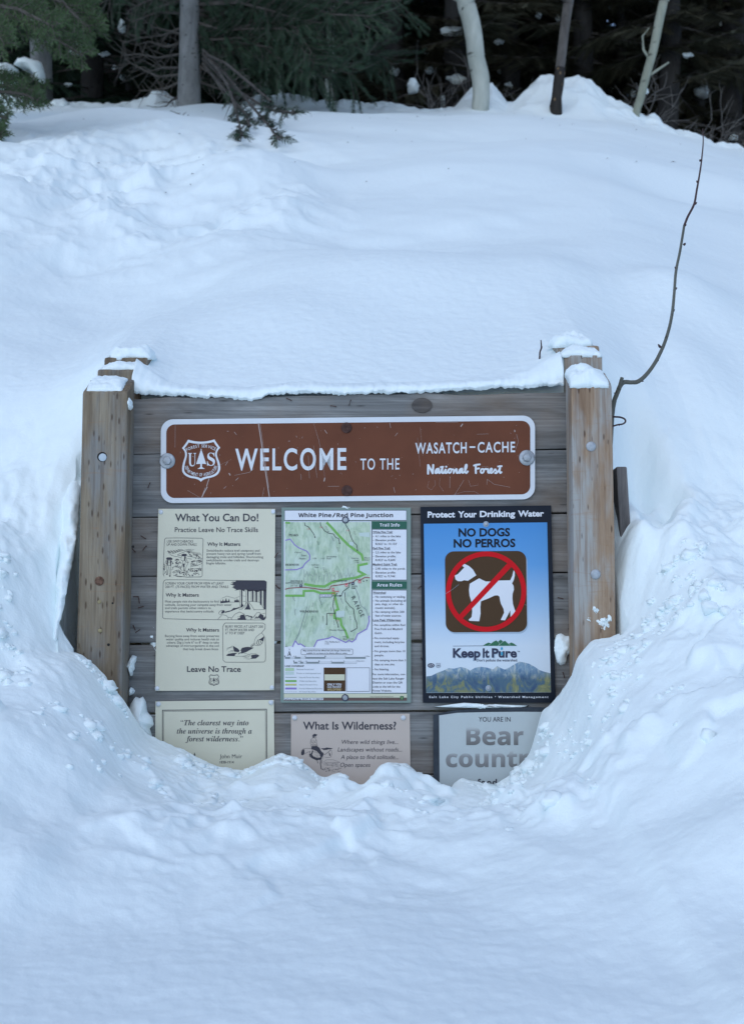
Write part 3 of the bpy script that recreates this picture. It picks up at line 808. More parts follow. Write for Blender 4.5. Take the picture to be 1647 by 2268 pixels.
    def screw(s, x, y, r_px, mat=None, h=0.003, dome=0.5, name='screw', washer=None, slot=False):
        X, Y = s.T(x, y); w = s.w + s.thick
        u, v = board_uv(X, Y, w); sc = (D0 - w) / F_PX
        bm = disc_bm(r_px * sc, h, dome=dome)
        for p in bm.verts: p.co += Vector((u - s.u0, -w, v - s.v0))
        o = bm_obj(name, bm, mat or M_SCREW, s.root, True)
        if slot:
            for a in (0.6, 2.17):
                m = MB(); L = r_px * sc * 0.55; hh = w + h * (1 + dome) - 0.0004
                d = Vector((math.cos(a), 0, math.sin(a))); n = Vector((-math.sin(a), 0, math.cos(a)))
                c = Vector((u - s.u0, -hh, v - s.v0)); W = r_px * sc * 0.13
                qs = [c - d * L - n * W, c + d * L - n * W, c + d * L + n * W, c - d * L + n * W]
                m.add([q for q in qs] + [q + Vector((0, -0.0009 if a < 1 else -0.0012, 0)) for q in qs], [(0, 1, 5, 4), (1, 2, 6, 5), (2, 3, 7, 6), (3, 0, 4, 7), (4, 5, 6, 7)])
                m.build('slot', M_HOLE, o)
        return o
    def done(s):
        for key in s.order:
            m, mat = s.parts[key]
            me_o = mesh_obj(key[0], m.v, m.f, mat, s.root)
            # make every print face the viewer
            bm = bmesh.new(); bm.from_mesh(me_o.data)
            for f in bm.faces:
                f.normal_update()
                if f.normal.y > 0: f.normal_flip()
            bm.to_mesh(me_o.data); bm.free()

# ---------------------------------------------------------------- brown welcome sign
S = Sign('welcome_sign', 'long brown forest welcome sign with rounded pale border and white lettering', 'sign', (770, 1113), 0.004, 0.003)
rot = lambda x, y: (x, y - 0.0105 * (x - 770))
S.T = rot
S.panel(M_REFL, S.rrect_pts(356.5, 924.5, 1184, 1110, 27), 'panel')
S.poly('brown_field', M_BROWN, S.rrect_pts(368.5, 936, 1173.5, 1099, 19), 1)
LT = crop(180, 820, 1000, 1647); RT = crop(960, 780, 1700, 1647)
S.T = LT; S.slope = -0.006
S.text('lettering', M_REFL, 'WELCOME', 820, 1377, 606, 713, 'bold', 2, 1.18, res=5)
S.text('lettering', M_REFL, 'TO THE', 1447, 1643, 656, 711, 'med', 2, 1.15, slope=-0.008, res=5)
S.T = RT; S.slope = -0.012
S.text('lettering', M_REFL, 'WASATCH', 173, 458, 728, 787, 'bold', 2, 1.15, res=5)
S.rect('lettering', M_REFL, 474, 747, 506, 756, 2)
S.text('lettering', M_REFL, 'CACHE', 519, 727, 724, 781, 'bold', 2, 1.15, res=5)
# brush script, drawn stroke by stroke
S.T = crop(1050, 1140, 1270, 1647)
SW = 38
def sc(pts, w=SW, sm=2): S.stroke('script_lettering', M_REFL, pts, w, 2, smooth=sm)
def dot(x, y, r): S.circle('script_lettering', M_REFL, x, y, r, 2.3, n=16)
sc([(146, 330), (146, 240), (148, 170)], sm=1); sc([(148, 172), (190, 240), (232, 322)], sm=1); sc([(232, 322), (238, 240), (242, 168)], sm=1)
for q in ((146, 330), (148, 170), (232, 322), (242, 168)): dot(*q, 19)
sc([(345, 245), (310, 240), (282, 290), (285, 322), (315, 310), (345, 260), (350, 248), (345, 300), (352, 322), (385, 300), (408, 240), (415, 190)])
sc([(415, 190), (405, 270), (412, 322), (445, 310), (478, 245)]); sc([(368, 212), (415, 200), (440, 204)], 30)
sc([(478, 240), (465, 290), (470, 322), (505, 305), (530, 260)]); dot(484, 200, 19)
sc([(560, 240), (530, 250), (522, 300), (545, 320), (575, 300), (580, 255), (560, 240), (600, 255), (630, 250)], 34)
sc([(632, 250), (626, 290), (622, 320), (645, 275), (675, 238), (685, 260), (675, 305), (690, 322), (720, 300), (745, 255)], 34)
sc([(785, 240), (750, 240), (722, 290), (728, 320), (755, 308), (785, 255), (788, 245), (782, 300), (795, 320), (830, 290), (866, 215), (870, 165), (855, 160), (838, 200), (835, 270), (850, 320), (875, 312), (893, 275)], 34)
sc([(1040, 320), (1036, 250), (1038, 180)], sm=1); sc([(1004, 180), (1040, 165), (1112, 157)], 34, 1); sc([(1030, 250), (1070, 235), (1098, 232)], 34, 1)
for q in ((1040, 320), (1112, 157), (1004, 178), (1098, 232)): dot(*q, 17)
sc([(1165, 240), (1135, 250), (1126, 300), (1150, 322), (1185, 300), (1190, 255), (1165, 240), (1200, 255), (1225, 235), (1232, 250), (1270, 240), (1262, 290), (1275, 320), (1310, 300), (1345, 250), (1330, 230), (1300, 255), (1300, 305), (1330, 322), (1370, 290), (1405, 238)], 33)
sc([(1405, 238), (1412, 270), (1440, 305), (1420, 322), (1385, 315)], 33); sc([(1425, 315), (1465, 280), (1492, 215), (1498, 180), (1485, 250), (1482, 305), (1500, 322), (1525, 290)], 33); sc([(1440, 200), (1490, 188), (1535, 190)], 30, 1)
# the shield
ZS = crop(440, 1080, 570, 1647); S.T = ZS; S.slope = 0
def bez(p0, p1, p2, n=8): return [((1 - t) ** 2 * p0[0] + 2 * t * (1 - t) * p1[0] + t * t * p2[0], (1 - t) ** 2 * p0[1] + 2 * t * (1 - t) * p1[1] + t * t * p2[1]) for t in [k / n for k in range(n)]]
SHIELD = bez((385, 240), (800, 375), (1220, 232)) + bez((1220, 232), (1290, 360), (1405, 500), 4) + bez((1405, 500), (1230, 640), (1340, 860)) + bez((1340, 860), (1450, 1130), (1375, 1260)) + bez((1375, 1260), (1320, 1400), (1080, 1450)) + bez((1080, 1450), (860, 1480), (790, 1580), 6) + bez((790, 1580), (730, 1480), (500, 1460), 6) + bez((500, 1460), (260, 1410), (200, 1240)) + bez((200, 1240), (180, 1100), (260, 860)) + bez((260, 860), (350, 650), (192, 510)) + bez((192, 510), (320, 360), (385, 240), 4)
SHIELD_IN = bez((405, 330), (800, 425), (1195, 315)) + bez((1195, 315), (1260, 430), (1320, 495), 4) + bez((1320, 495), (1195, 640), (1280, 870)) + bez((1280, 870), (1370, 1130), (1310, 1240)) + bez((1310, 1240), (1250, 1350), (1060, 1390)) + bez((1060, 1390), (860, 1420), (790, 1475), 6) + bez((790, 1475), (720, 1420), (510, 1395), 6) + bez((510, 1395), (320, 1350), (265, 1230)) + bez((265, 1230), (250, 1110), (320, 870)) + bez((320, 870), (400, 650), (270, 515)) + bez((270, 515), (370, 400), (405, 330), 4)
def tree_poly(cx, top, bot, half, n=9, stem=(28, 1110, 120, 1168)):
    rt = []
    for k in range(n):
        t0 = (k + .55) / n; t1 = (k + 1) / n
        rt += [(cx + half * t1, top + (bot - top) * t1), (cx + half * (t1 - 0.07), top + (bot - top) * t1 + 2)]
    lt = [(2 * cx - x, y) for x, y in reversed(rt)]
    mid = [(cx + stem[0], bot - 10), (cx + stem[0], stem[1]), (cx + stem[2], stem[3]), (cx - stem[2], stem[3]), (cx - stem[0], stem[1]), (cx - stem[0], bot - 10)]
    return [(cx, top)] + rt + mid + lt
S.poly('shield_emblem', M_REFL, SHIELD, 2, [SHIELD_IN])
S.poly('shield_emblem', M_REFL, tree_poly(800, 515, 1015, 165), 2)
S.text('shield_emblem', M_REFL, 'U', 385, 640, 665, 1078, 'serifb', 2, res=5)
S.text('shield_emblem', M_REFL, 'S', 988, 1238, 662, 1062, 'serifb', 2, res=5)
S.arc_text('shield_emblem', M_REFL, 'FOREST SERVICE', bez((345, 612), (800, 370), (1245, 590), 16) + [(1245, 590)], 95, 'med', 2, 0.92)
S.arc_text('shield_emblem', M_REFL, 'DEPARTMENT OF AGRICULTURE', bez((282, 1085), (330, 1395), (780, 1402), 12) + bez((780, 1402), (1270, 1395), (1315, 1075), 12) + [(1315, 1075)], 98, 'med', 2, 0.92)
# scratches and chips in the sheeting
random.seed(5)
S.T = LT
S.stroke('scratch', M_SCRATCH, [(936, 478), (950, 570), (968, 700), (991, 848)], 4.5, 3); S.stroke('scratch', M_SCRATCH, [(944, 478), (957, 570), (975, 700), (988, 800)], 2.2, 3)
S.stroke('scratch', M_SCRATCH, [(689, 755), (676, 795)], 5, 3, taper=True); S.stroke('scratch', M_SCRATCH, [(680, 797), (666, 822), (652, 850)], 5, 3); S.stroke('scratch', M_SCRATCH, [(670, 800), (655, 840)], 3, 3)
for pts, w in (([(519, 482), (518, 600)], 1.6), ([(1212, 478), (1238, 560), (1258, 660), (1270, 765)], 1.8), ([(1213, 590), (1222, 690), (1230, 752)], 2.2), ([(1186, 640), (1192, 755)], 1.6), ([(720, 700), (800, 660)], 1), ([(580, 815), (640, 850)], 1.6), ([(955, 848), (965, 800)], 1.4), ([(815, 740), (890, 725), (915, 706)], 2.5), ([(822, 765), (836, 752)], 4), ([(770, 690), (782, 672)], 3), ([(788, 728), (795, 740)], 5), ([(762, 806), (775, 795)], 3), ([(1268, 512), (1280, 530)], 4), ([(815, 522), (826, 536)], 3), ([(1265, 770), (1269, 752)], 5), ([(1150, 738), (1150, 762)], 2), ([(1285, 795), (1340, 795)], 2)):
    S.stroke('scratch', M_SCRATCH, pts, w, 3, taper=len(pts) > 2)
S.T = RT
for pts, w in (([(248, 940), (240, 975), (262, 990), (285, 960), (280, 935)], 1.2), ([(310, 925), (306, 965), (330, 998)], 1.2), ([(365, 915), (364, 980)], 2), ([(390, 1018), (415, 980), (442, 935)], 2), ([(468, 935), (480, 970), (522, 962)], 1.4), ([(570, 960), (572, 930), (610, 958), (700, 975)], 2), ([(385, 1018), (440, 1000), (500, 998), (530, 1015)], 1.4), ([(425, 638), (436, 622)], 5), ([(285, 614), (410, 614)], 2), ([(515, 680), (580, 678)], 1.6), ([(735, 680), (745, 720), (730, 765)], 2), ([(724, 656), (726, 668)], 5), ([(30, 615), (36, 645)], 3), ([(52, 975), (60, 1005)], 3), ([(185, 700), (200, 860)], 1), ([(200, 640), (215, 800)], 1), ([(540, 860), (575, 860), (600, 900)], 1.2), ([(60, 690), (75, 672)], 3)):
    S.stroke('scratch', M_SCRATCH, pts, w, 3)
S.T = rot
for j in range(70):
    x, y = random.uniform(380, 1165), random.uniform(945, 1092); a = random.uniform(0, 3.1); L = random.choice([0.8, 1.2, 1.6, 2.5, 4])
    S.stroke('scratch', M_SCRATCH, [(x, y), (x + L * math.cos(a), y + L * math.sin(a))], random.uniform(0.5, 1.5), 3)
S.T = IDENT
for x, y in ((371, 1021), (1166, 1014)):
    o = S.screw(x, y, 17.5, M_STEEL, 0.003, 0.15, 'washer', slot=False)
    u, v = board_uv(x, y, 0.01)
    bm = disc_bm(9.8 * D0 / F_PX, 0.007, n=6, dome=0.15)
    for p in bm.verts: p.co += Vector((u - S.u0, -S.w - S.thick - 0.003, v - S.v0))
    bm_obj('hex_bolt', bm, M_STEEL, S.root)
for x, y in ((767, 947.5), (768, 1087)):
    S.screw(x, y, 12, M_RUST, 0.003, 0.3, 'rusty_bolt')
S.done()

# ---------------------------------------------------------------- cream 'What You Can Do!' poster
S = Sign('leave_no_trace_poster', 'tall cream poster with dark line drawings headed What You Can Do', 'poster', (475, 1530), 0.002, 0.002)
Z1 = crop(380, 1250, 720, 1512); S.T = Z1
S.panel(M_CREAM, [(72, 98), (1370, 98), (1357, 2114), (36, 2122)])
I = M_INK
S.text('heading', I, 'What You Can Do!', 258, 1182, 152, 235, 'bold', res=4)
S.text('heading', I, 'Practice Leave No Trace Skills', 255, 1178, 303, 356, 'med')
for x0, x1, c, b in ((615, 982, 470, 509), (153, 522, 1035, 1074), (380, 746, 1424, 1462)): S.text('heading', I, 'Why It Matters', x0, x1, c, b, 'bold')
S.text('heading', I, 'Leave No Trace', 390, 987, 1848, 1910, 'bold', res=4)
for t, x0, x1, b in (('USE SWITCHBACKS', 168, 458, 473), ('UP AND DOWN TRAILS', 165, 498, 508), ('SCREEN YOUR CAMP FROM VIEW AT LEAST', 150, 800, 940), ('200 FT. (75 PACES) FROM WATER AND TRAILS', 150, 850, 978), ('BURY FECES AT LEAST 200', 818, 1236, 1420), ('FT. FROM WATER AND', 818, 1136, 1458), ('6" TO 8" DEEP', 818, 1028, 1493)):
    S.text('caption', I, t, x0, x1, b - 27, b, 'reg', res=2)
for t, x0, x1, b in (('Switchbacks reduce trail steepness and', 608, 1196, 574), ('prevent heavy rain and spring runoff from', 608, 1210, 609), ('damaging trails and hillsides. Shortcutting', 606, 1236, 645), ('switchbacks erodes trails and destroys', 605, 1188, 681), ('fragile hillsides.', 604, 824, 715),
                     ('Most people visit the backcountry to find', 148, 742, 1140), ('solitude. Screening your campsite away from water', 147, 886, 1177), ('and trails permits other visitors to', 147, 655, 1212), ('experience that backcountry solitude.', 146, 692, 1250),
                     ('Burying feces away from water preserves', 147, 746, 1523), ('water quality and reduces health risk to', 158, 746, 1560), ('others. Dig a hole 6" to 8" deep to take', 167, 746, 1596), ('advantage of microorganisms in the soil', 160, 744, 1632), ('that help break down feces.', 346, 742, 1669)):
    S.text('body_text', I, t, x0, x1, b - 25, b, 'reg', res=2)
wob = lambda pts, a=1.2: [(x + random.uniform(-a, a), y + random.uniform(-a, a)) for x, y in pts]
S.run -= 1; S.stroke('picture_frame', I, wob([(135, 850), (126, 830), (132, 640), (140, 440), (155, 424), (300, 421), (430, 424), (555, 424), (570, 436), (566, 540), (560, 700), (560, 840), (548, 855), (400, 857), (320, 850), (240, 838)]), 4.5)
S.run -= 1; S.stroke('picture_frame', I, wob([(160, 886), (500, 889), (900, 894), (1250, 895), (1272, 910), (1268, 1100), (1264, 1310), (1245, 1334), (900, 1332), (500, 1328), (135, 1318), (119, 1305), (122, 1100), (128, 920), (140, 892)], 1.5), 4.5, closed=True)
S.run -= 1; S.stroke('picture_frame', I, wob([(1258, 1520), (1262, 1650), (1262, 1780), (1245, 1802), (1000, 1804), (815, 1802), (790, 1780), (788, 1600), (790, 1400), (812, 1368), (1000, 1368), (1230, 1368), (1258, 1385), (1256, 1430), (1215, 1480)], 1), 4.5)
# hikers on a switchback
S.T = crop(390, 1330, 530, 1647); dr = lambda pts, w=9, **k_: S.stroke('hiker_drawing', I, pts, w, **k_)
fill = lambda pts: S.poly('hiker_drawing', I, pts)
for j in range(26):
    x = 350 + j * 19; y = 480 + (j % 4) * 8 - j * 0.5; dr([(x, y + 60 - j), (x + 45, y + 135 - j * 3.2)] if j < 18 else [(x - 50, 500 + (j % 3) * 10), (x - 30, 540)], 7)
dr([(340, 560), (400, 640), (470, 690), (560, 715), (730, 748)]); dr([(470, 640), (620, 590), (800, 545), (950, 510), (1030, 510)]); dr([(1120, 520), (900, 560), (720, 630), (635, 668), (650, 690), (740, 690)])
for j in range(9): dr([(900 + j * 48, 540 + j * 8), (1010 + j * 42, 600 + j * 12)], 6)
for cx_, cy_, n_, sx_, sy_ in ((970, 600, 9, 60, 40), (1150, 680, 22, 110, 55), (1010, 690, 8, 60, 30), (1270, 740, 7, 60, 40), (620, 830, 18, 60, 90), (640, 920, 14, 90, 40), (640, 1030, 20, 110, 35), (1100, 870, 22, 100, 60), (1260, 860, 22, 90, 55), (1130, 960, 16, 110, 40), (640, 1180, 24, 130, 60), (860, 1220, 20, 90, 60), (1060, 1130, 26, 120, 60), (1180, 1180, 22, 120, 60), (1280, 1100, 16, 70, 50), (1060, 1280, 10, 120, 20), (250, 1060, 14, 25, 100)):
    for j in range(n_):
        x, y = random.gauss(cx_, sx_ * .5), random.gauss(cy_, sy_ * .5); a = random.uniform(0, 6.3)
        x = min(max(x, 235), 1340); y = min(y, 1300)
        dr([(x, y), (x + 16 * math.cos(a), y + 16 * math.sin(a)), (x + 26 * math.cos(a + .9), y + 26 * math.sin(a + .9))], random.choice([7, 10, 14]))
dr([(930, 780), (1060, 795)]); dr([(1370, 785), (1200, 760), (1040, 725), (920, 712)]); dr([(1010, 1020), (1200, 985), (1300, 950), (1370, 915), (1365, 865), (1290, 850)])
dr([(490, 1190), (560, 1140), (700, 1130), (760, 1180), (930, 1160), (980, 1090), (1100, 1080), (1360, 1070)], 8); dr([(530, 1270), (640, 1310), (760, 1320)], 9)
dr([(240, 940), (300, 1000)], 8); dr([(225, 1250), (300, 1160)], 9); dr([(470, 1030), (500, 1050), (490, 1100), (450, 1110)], 7)
fill([(300, 770), (340, 745), (440, 745), (490, 780), (480, 820), (320, 820)]); fill([(322, 830), (360, 830), (355, 975), (322, 975)]); fill([(425, 830), (450, 830), (442, 985), (420, 985)])
dr([(350, 835), (450, 835), (442, 985), (325, 985), (322, 835)]); dr([(350, 885), (425, 885)], 10); dr([(300, 830), (275, 900), (320, 940)]); dr([(455, 850), (510, 930), (470, 935)], 14)
dr([(325, 990), (320, 1100), (325, 1220), (345, 1240), (355, 1110), (380, 1010), (395, 1100), (400, 1290), (425, 1300), (440, 1150), (440, 990)]); fill([(305, 1225), (350, 1225), (350, 1255), (305, 1255)]); fill([(388, 1280), (432, 1280), (432, 1310), (388, 1310)])
fill([(755, 660), (800, 640), (900, 645), (915, 690), (860, 715), (760, 710)]); dr([(755, 700), (740, 780), (745, 835), (800, 850), (860, 840), (870, 710)]); fill([(835, 720), (870, 720), (860, 845), (830, 845)]); dr([(880, 730), (905, 820), (955, 890), (920, 910), (870, 840)])
dr([(795, 850), (790, 950), (730, 1070), (720, 1100)]); dr([(875, 850), (850, 960), (820, 1010), (820, 1120)]); dr([(960, 890), (900, 1010), (850, 1120)], 7); fill([(800, 930), (840, 930), (825, 1040), (795, 1030)]); dr([(810, 1120), (870, 1125), (870, 1140), (805, 1140)]); dr([(710, 1060), (740, 1110), (780, 1130)], 10); dr([(845, 1000), (835, 1100)], 8)
# camp under the trees
S.T = crop(540, 1440, 680, 1647); dr = lambda pts, w=9, **k_: S.stroke('camp_drawing', I, pts, w, **k_); fill = lambda pts: S.poly('camp_drawing', I, pts)
fill([(600, 135), (1440, 135), (1478, 165), (1478, 450), (1400, 440), (1330, 430), (1280, 440), (1250, 465), (1170, 470), (1110, 430), (1050, 440), (980, 455), (930, 440), (890, 400), (830, 410), (860, 440), (820, 450), (780, 420), (700, 400), (600, 420), (545, 420), (600, 395), (520, 360), (460, 335), (530, 330), (490, 295), (560, 290), (430, 245), (420, 230), (520, 240), (440, 185), (530, 195), (470, 160), (560, 170)])
for x0, x1, yb in ((735, 778, 920), (915, 960, 740), (1055, 1105, 750), (1165, 1215, 760), (1290, 1350, 850), (1400, 1470, 980)):
    fill([(x0, 400), (x1, 400), (x1 - 4, yb), (x0 + 6, yb)])
for x, yb in ((705, 940), (880, 820), (1030, 745), (1150, 750), (1270, 760), (1395, 880)): dr([(x, 410), (x, yb)], 8)
fill([(740, 830), (780, 820), (815, 870), (760, 920), (720, 930)])
dr([(175, 655), (320, 590), (430, 622), (560, 655), (690, 600)], 7); dr([(780, 580), (870, 600)], 7)
fill([(130, 795), (135, 690), (150, 740), (190, 740), (210, 670), (230, 740), (270, 730), (300, 640), (325, 735), (360, 740), (383, 660), (412, 770)]); fill([(540, 765), (550, 690), (565, 720), (580, 690), (600, 730), (625, 655), (650, 730), (665, 690), (685, 760)])
dr([(130, 798), (400, 768), (700, 768)], 8); dr([(790, 748), (880, 745)], 7)
dr([(775, 965), (940, 730), (1060, 890), (1130, 1010)], 10); dr([(960, 742), (1280, 770), (1420, 965)], 9); dr([(1120, 985), (1240, 990), (1450, 980)], 8); fill([(940, 740), (1020, 985), (960, 985), (840, 985), (910, 880)]); dr([(840, 930), (900, 850)], 7); dr([(675, 975), (780, 970)], 12)
dr([(90, 1120), (85, 1070), (150, 1010), (230, 1010), (260, 1060), (190, 1100), (110, 1135)], 9); fill([(160, 1060), (200, 1015), (260, 1020), (250, 1070), (170, 1100)]); fill([(250, 1060), (300, 1040), (440, 1010), (520, 935), (580, 940), (700, 910), (690, 940), (560, 990), (400, 1050), (280, 1080)])
dr([(50, 1280), (180, 1135), (300, 1160), (370, 1230), (340, 1275)], 9); dr([(370, 1215), (420, 1210), (470, 1275)], 9); dr([(460, 1240), (560, 1120), (690, 1055), (830, 1120), (870, 1200)], 10); fill([(720, 1150), (820, 1130), (870, 1230), (890, 1290), (640, 1290), (640, 1240), (700, 1240)]); dr([(870, 1170), (930, 1165), (980, 1180), (1060, 1200), (1060, 1240)], 24); dr([(1090, 1230), (1200, 1080), (1280, 1075), (1400, 1190)], 10); fill([(1300, 1110), (1390, 1150), (1410, 1230), (1470, 1160), (1470, 1240), (1400, 1290), (1330, 1280), (1270, 1230), (1150, 1250), (1190, 1170), (1210, 1230), (1250, 1180)]); dr([(1350, 1110), (1450, 1090)], 8)
for j in range(40):
    x, y = random.uniform(640, 1450), random.uniform(1180, 1285); dr([(x, y), (x + random.uniform(-12, 12), y - random.uniform(10, 30))], 9)
# trowel and hole
S.T = crop(550, 1550, 680, 1647); dr = lambda pts, w=10, **k_: S.stroke('trowel_drawing', I, pts, w, **k_); fill = lambda pts: S.poly('trowel_drawing', I, pts)
dr([(1300, 415), (1160, 520), (1110, 610), (1085, 690), (1105, 800), (1200, 805), (1280, 790), (1350, 720), (1380, 600), (1400, 510), (1360, 450), (1310, 420)]); fill([(1360, 540), (1405, 500), (1385, 600), (1350, 680), (1300, 640), (1200, 640), (1290, 590)])
for pts in ([(1170, 680), (1160, 740), (1200, 790)], [(1220, 660), (1230, 740), (1260, 780)], [(1280, 650), (1300, 720), (1330, 740)], [(1200, 620), (1180, 680)]): dr(pts, 16)
dr([(1090, 730), (1000, 790), (965, 870)], 10); dr([(1085, 780), (1030, 810), (990, 880)], 18); dr([(960, 920), (1060, 870)], 16)
fill([(960, 860), (1050, 890), (840, 1010), (700, 1060), (640, 1050), (570, 1100), (600, 1040), (680, 1020), (650, 960), (700, 880), (820, 855), (900, 850)]); fill([(410, 820), (560, 900), (620, 960), (600, 1020), (450, 1000), (430, 930)])
dr([(210, 900), (330, 860), (400, 815)], 9); dr([(205, 960), (280, 890), (380, 870)], 8); dr([(330, 970), (440, 960), (560, 1010)], 10); dr([(260, 1015), (430, 1000)], 8)
fill([(195, 1120), (260, 1070), (400, 1045), (560, 1040), (480, 1090), (470, 1145), (320, 1140), (240, 1140)]); dr([(480, 1150), (700, 1150), (860, 1120), (930, 1085), (760, 1060)], 9); dr([(900, 1180), (970, 1070), (1140, 1070), (1240, 1130)], 9); fill([(1000, 1110), (1140, 1090), (1250, 1130), (1200, 1170), (1130, 1220), (960, 1230), (1010, 1180), (980, 1150)]); dr([(720, 1170), (840, 1150)], 8); dr([(760, 1210), (900, 1160)], 8); dr([(820, 1230), (950, 1235)], 9)
# small shield
def mini_shield(S, part, mat, cx, cy, h, layer=1):
    old = S.T; sc_ = h / 1350.0
    S.T = lambda x, y, o=old: o(cx + (x - 797) * sc_, cy + (y - 905) * sc_)
    S.poly(part, mat, SHIELD, layer, [SHIELD_IN]); S.poly(part, mat, tree_poly(800, 560, 1015, 165), layer)
    S.text(part, mat, 'U', 385, 640, 665, 1078, 'serifb', layer); S.text(part, mat, 'S', 988, 1238, 662, 1062, 'serifb', layer)
    S.arc_text(part, mat, 'DEPARTMENT OF AGRICULTURE', bez((282, 1085), (330, 1395), (780, 1402), 12) + bez((780, 1402), (1270, 1395), (1315, 1075), 12) + [(1315, 1075)], 98, 'med', layer, 0.92)
    S.T = old
S.T = Z1; mini_shield(S, 'shield_emblem', I, 690, 2003, 130)
for x, y in ((99, 133), (1346, 128), (59, 2093), (1332, 2085)): S.screw(x, y, 4.9)
S.done()

# ---------------------------------------------------------------- map sign
S = Sign('trail_map_sign', 'grey-green bordered trail map sign with white and green information column', 'sign', (765, 1556), 0.002, 0.003)
Z2 = crop(690, 1250, 1050, 1541); S.T = Z2
S.panel(M_SAGE, [(60, 80), (1440, 82), (1442, 2170), (48, 2168)])
S.rect('title_strip', M_NAVY, 90, 108, 1395, 220, 1); S.rect('title_strip', M_WHITE, 94, 113, 1391, 215, 2)
S.text('title', M_INK, 'White Pine', 238, 592, 140, 183, 'sansh', 3); S.text('title', M_INK, '/', 600, 640, 140, 183, 'bold', 3); S.text('title', M_INK, 'Red Pine Junction', 647, 1250, 140, 183, 'sansh', 3)
S.rect('map_sheet', M_WHITE, 84, 228, 1018, 2068, 1)
S.poly('map_print', M_MAP, [(96, 236), (1008, 236), (1005, 1250), (990, 1300), (968, 1380), (870, 1435), (830, 1510), (800, 1520), (745, 1525), (690, 1500), (600, 1460), (560, 1478), (440, 1502), (405, 1572), (310, 1572), (265, 1540), (235, 1545), (205, 1505), (180, 1560), (96, 1572)], 2)
gr = lambda pts, w=26: S.stroke('wilderness_line', M_MAPGREEN, pts, w, 3)
gr([(540, 238), (600, 300), (680, 390), (770, 480), (850, 540), (915, 585), (930, 650)]); gr([(980, 680), (880, 700), (880, 760), (945, 795), (860, 830), (720, 850), (600, 880), (520, 925), (420, 920), (300, 900)]); gr([(96, 1024), (296, 1024), (296, 975), (400, 970), (480, 998), (625, 995), (640, 1080), (665, 1170), (640, 1180), (620, 1230), (625, 1265), (690, 1275), (700, 1340), (740, 1400), (770, 1480)], 24); gr([(100, 242), (150, 245)], 20)
S.poly('map_patch', M_LEGEND2, [(640, 1190), (735, 1185), (730, 1250), (650, 1252)], 4); S.poly('map_patch', M_LEGEND2, [(890, 710), (1008, 680), (1008, 800), (945, 790), (885, 745)], 3); S.poly('map_patch', M_LEGEND2, [(780, 445), (830, 450), (825, 490), (785, 480)], 4); S.poly('map_patch', M_LEGEND2, [(885, 350), (1000, 345), (1000, 400), (890, 385)], 3)
pu = lambda pts: S.stroke('watershed_line', M_PURPLE, pts, 11, 3)
pu([(100, 432), (150, 418), (200, 480), (240, 510), (330, 548), (360, 590), (360, 635), (310, 680), (285, 720), (220, 745), (96, 748)]); pu([(175, 1572), (205, 1505), (235, 1545), (265, 1540), (310, 1572)]); pu([(405, 1572), (440, 1502), (560, 1480), (600, 1460), (690, 1500), (745, 1525), (780, 1500), (810, 1520), (850, 1490), (870, 1435), (968, 1380), (995, 1300), (990, 1250), (1002, 1240)])
S.stroke('road_line', M_ROAD, [(96, 955), (140, 943), (260, 935), (310, 935), (400, 945), (500, 962), (570, 958), (590, 920), (700, 905), (820, 880), (860, 850), (900, 855), (950, 828), (1005, 832)], 9, 4)
tr = lambda pts, w=6: S.stroke('trail_line', M_LINE, wob(pts, 3), w, 4)
tr([(302, 238), (310, 270), (345, 285), (380, 330), (405, 365), (415, 398)]); tr([(472, 238), (480, 270), (520, 330), (560, 355), (610, 365), (640, 400), (670, 410), (680, 462)]); tr([(738, 255), (780, 320), (805, 400), (830, 450), (860, 480), (870, 535)]); tr([(655, 995), (620, 1050), (605, 1130), (628, 1210), (545, 1215), (540, 1330)]); tr([(628, 1210), (640, 1290), (665, 1358)]); tr([(700, 1025), (715, 975), (780, 930), (785, 890)]); tr([(735, 985), (740, 1080), (790, 1140), (830, 1170), (840, 1260), (860, 1310), (865, 1370), (805, 1405)])
for x, y in ((415, 398), (680, 464), (870, 537), (540, 1330), (664, 1358), (805, 1405), (630, 1212), (935, 868), (970, 862), (785, 893)): S.circle('trail_line', M_LINE, x, y, 7, 5, n=10)
S.stroke('ridge_line', M_GREYBAR, [(850, 950), (880, 1020), (905, 1130), (960, 1170), (985, 1240)], 5, 4)
for j in range(14):
    x = 300 + j * 40; S.stroke('ridge_line', M_GREYBAR, wob([(x, 880), (x + 8, 820), (x - 10, 740 + 30 * (j % 3))], 8), 3.2, 4)
    S.stroke('ridge_line', M_GREYBAR, wob([(x + 6, 820), (x + 28, 780)], 6), 2.6, 4)
S.stroke('ridge_line', M_GREYBAR, wob([(330, 1140), (300, 1250), (260, 1370), (240, 1450), (205, 1500)], 8), 6, 4); S.stroke('ridge_line', M_GREYBAR, wob([(355, 1130), (330, 1260), (280, 1390)], 8), 3, 4)
mt = lambda t, x0, x1, c, b, st='reg': S.text('map_name', M_LINE, t, x0, x1, c, b, st, 5, res=2)
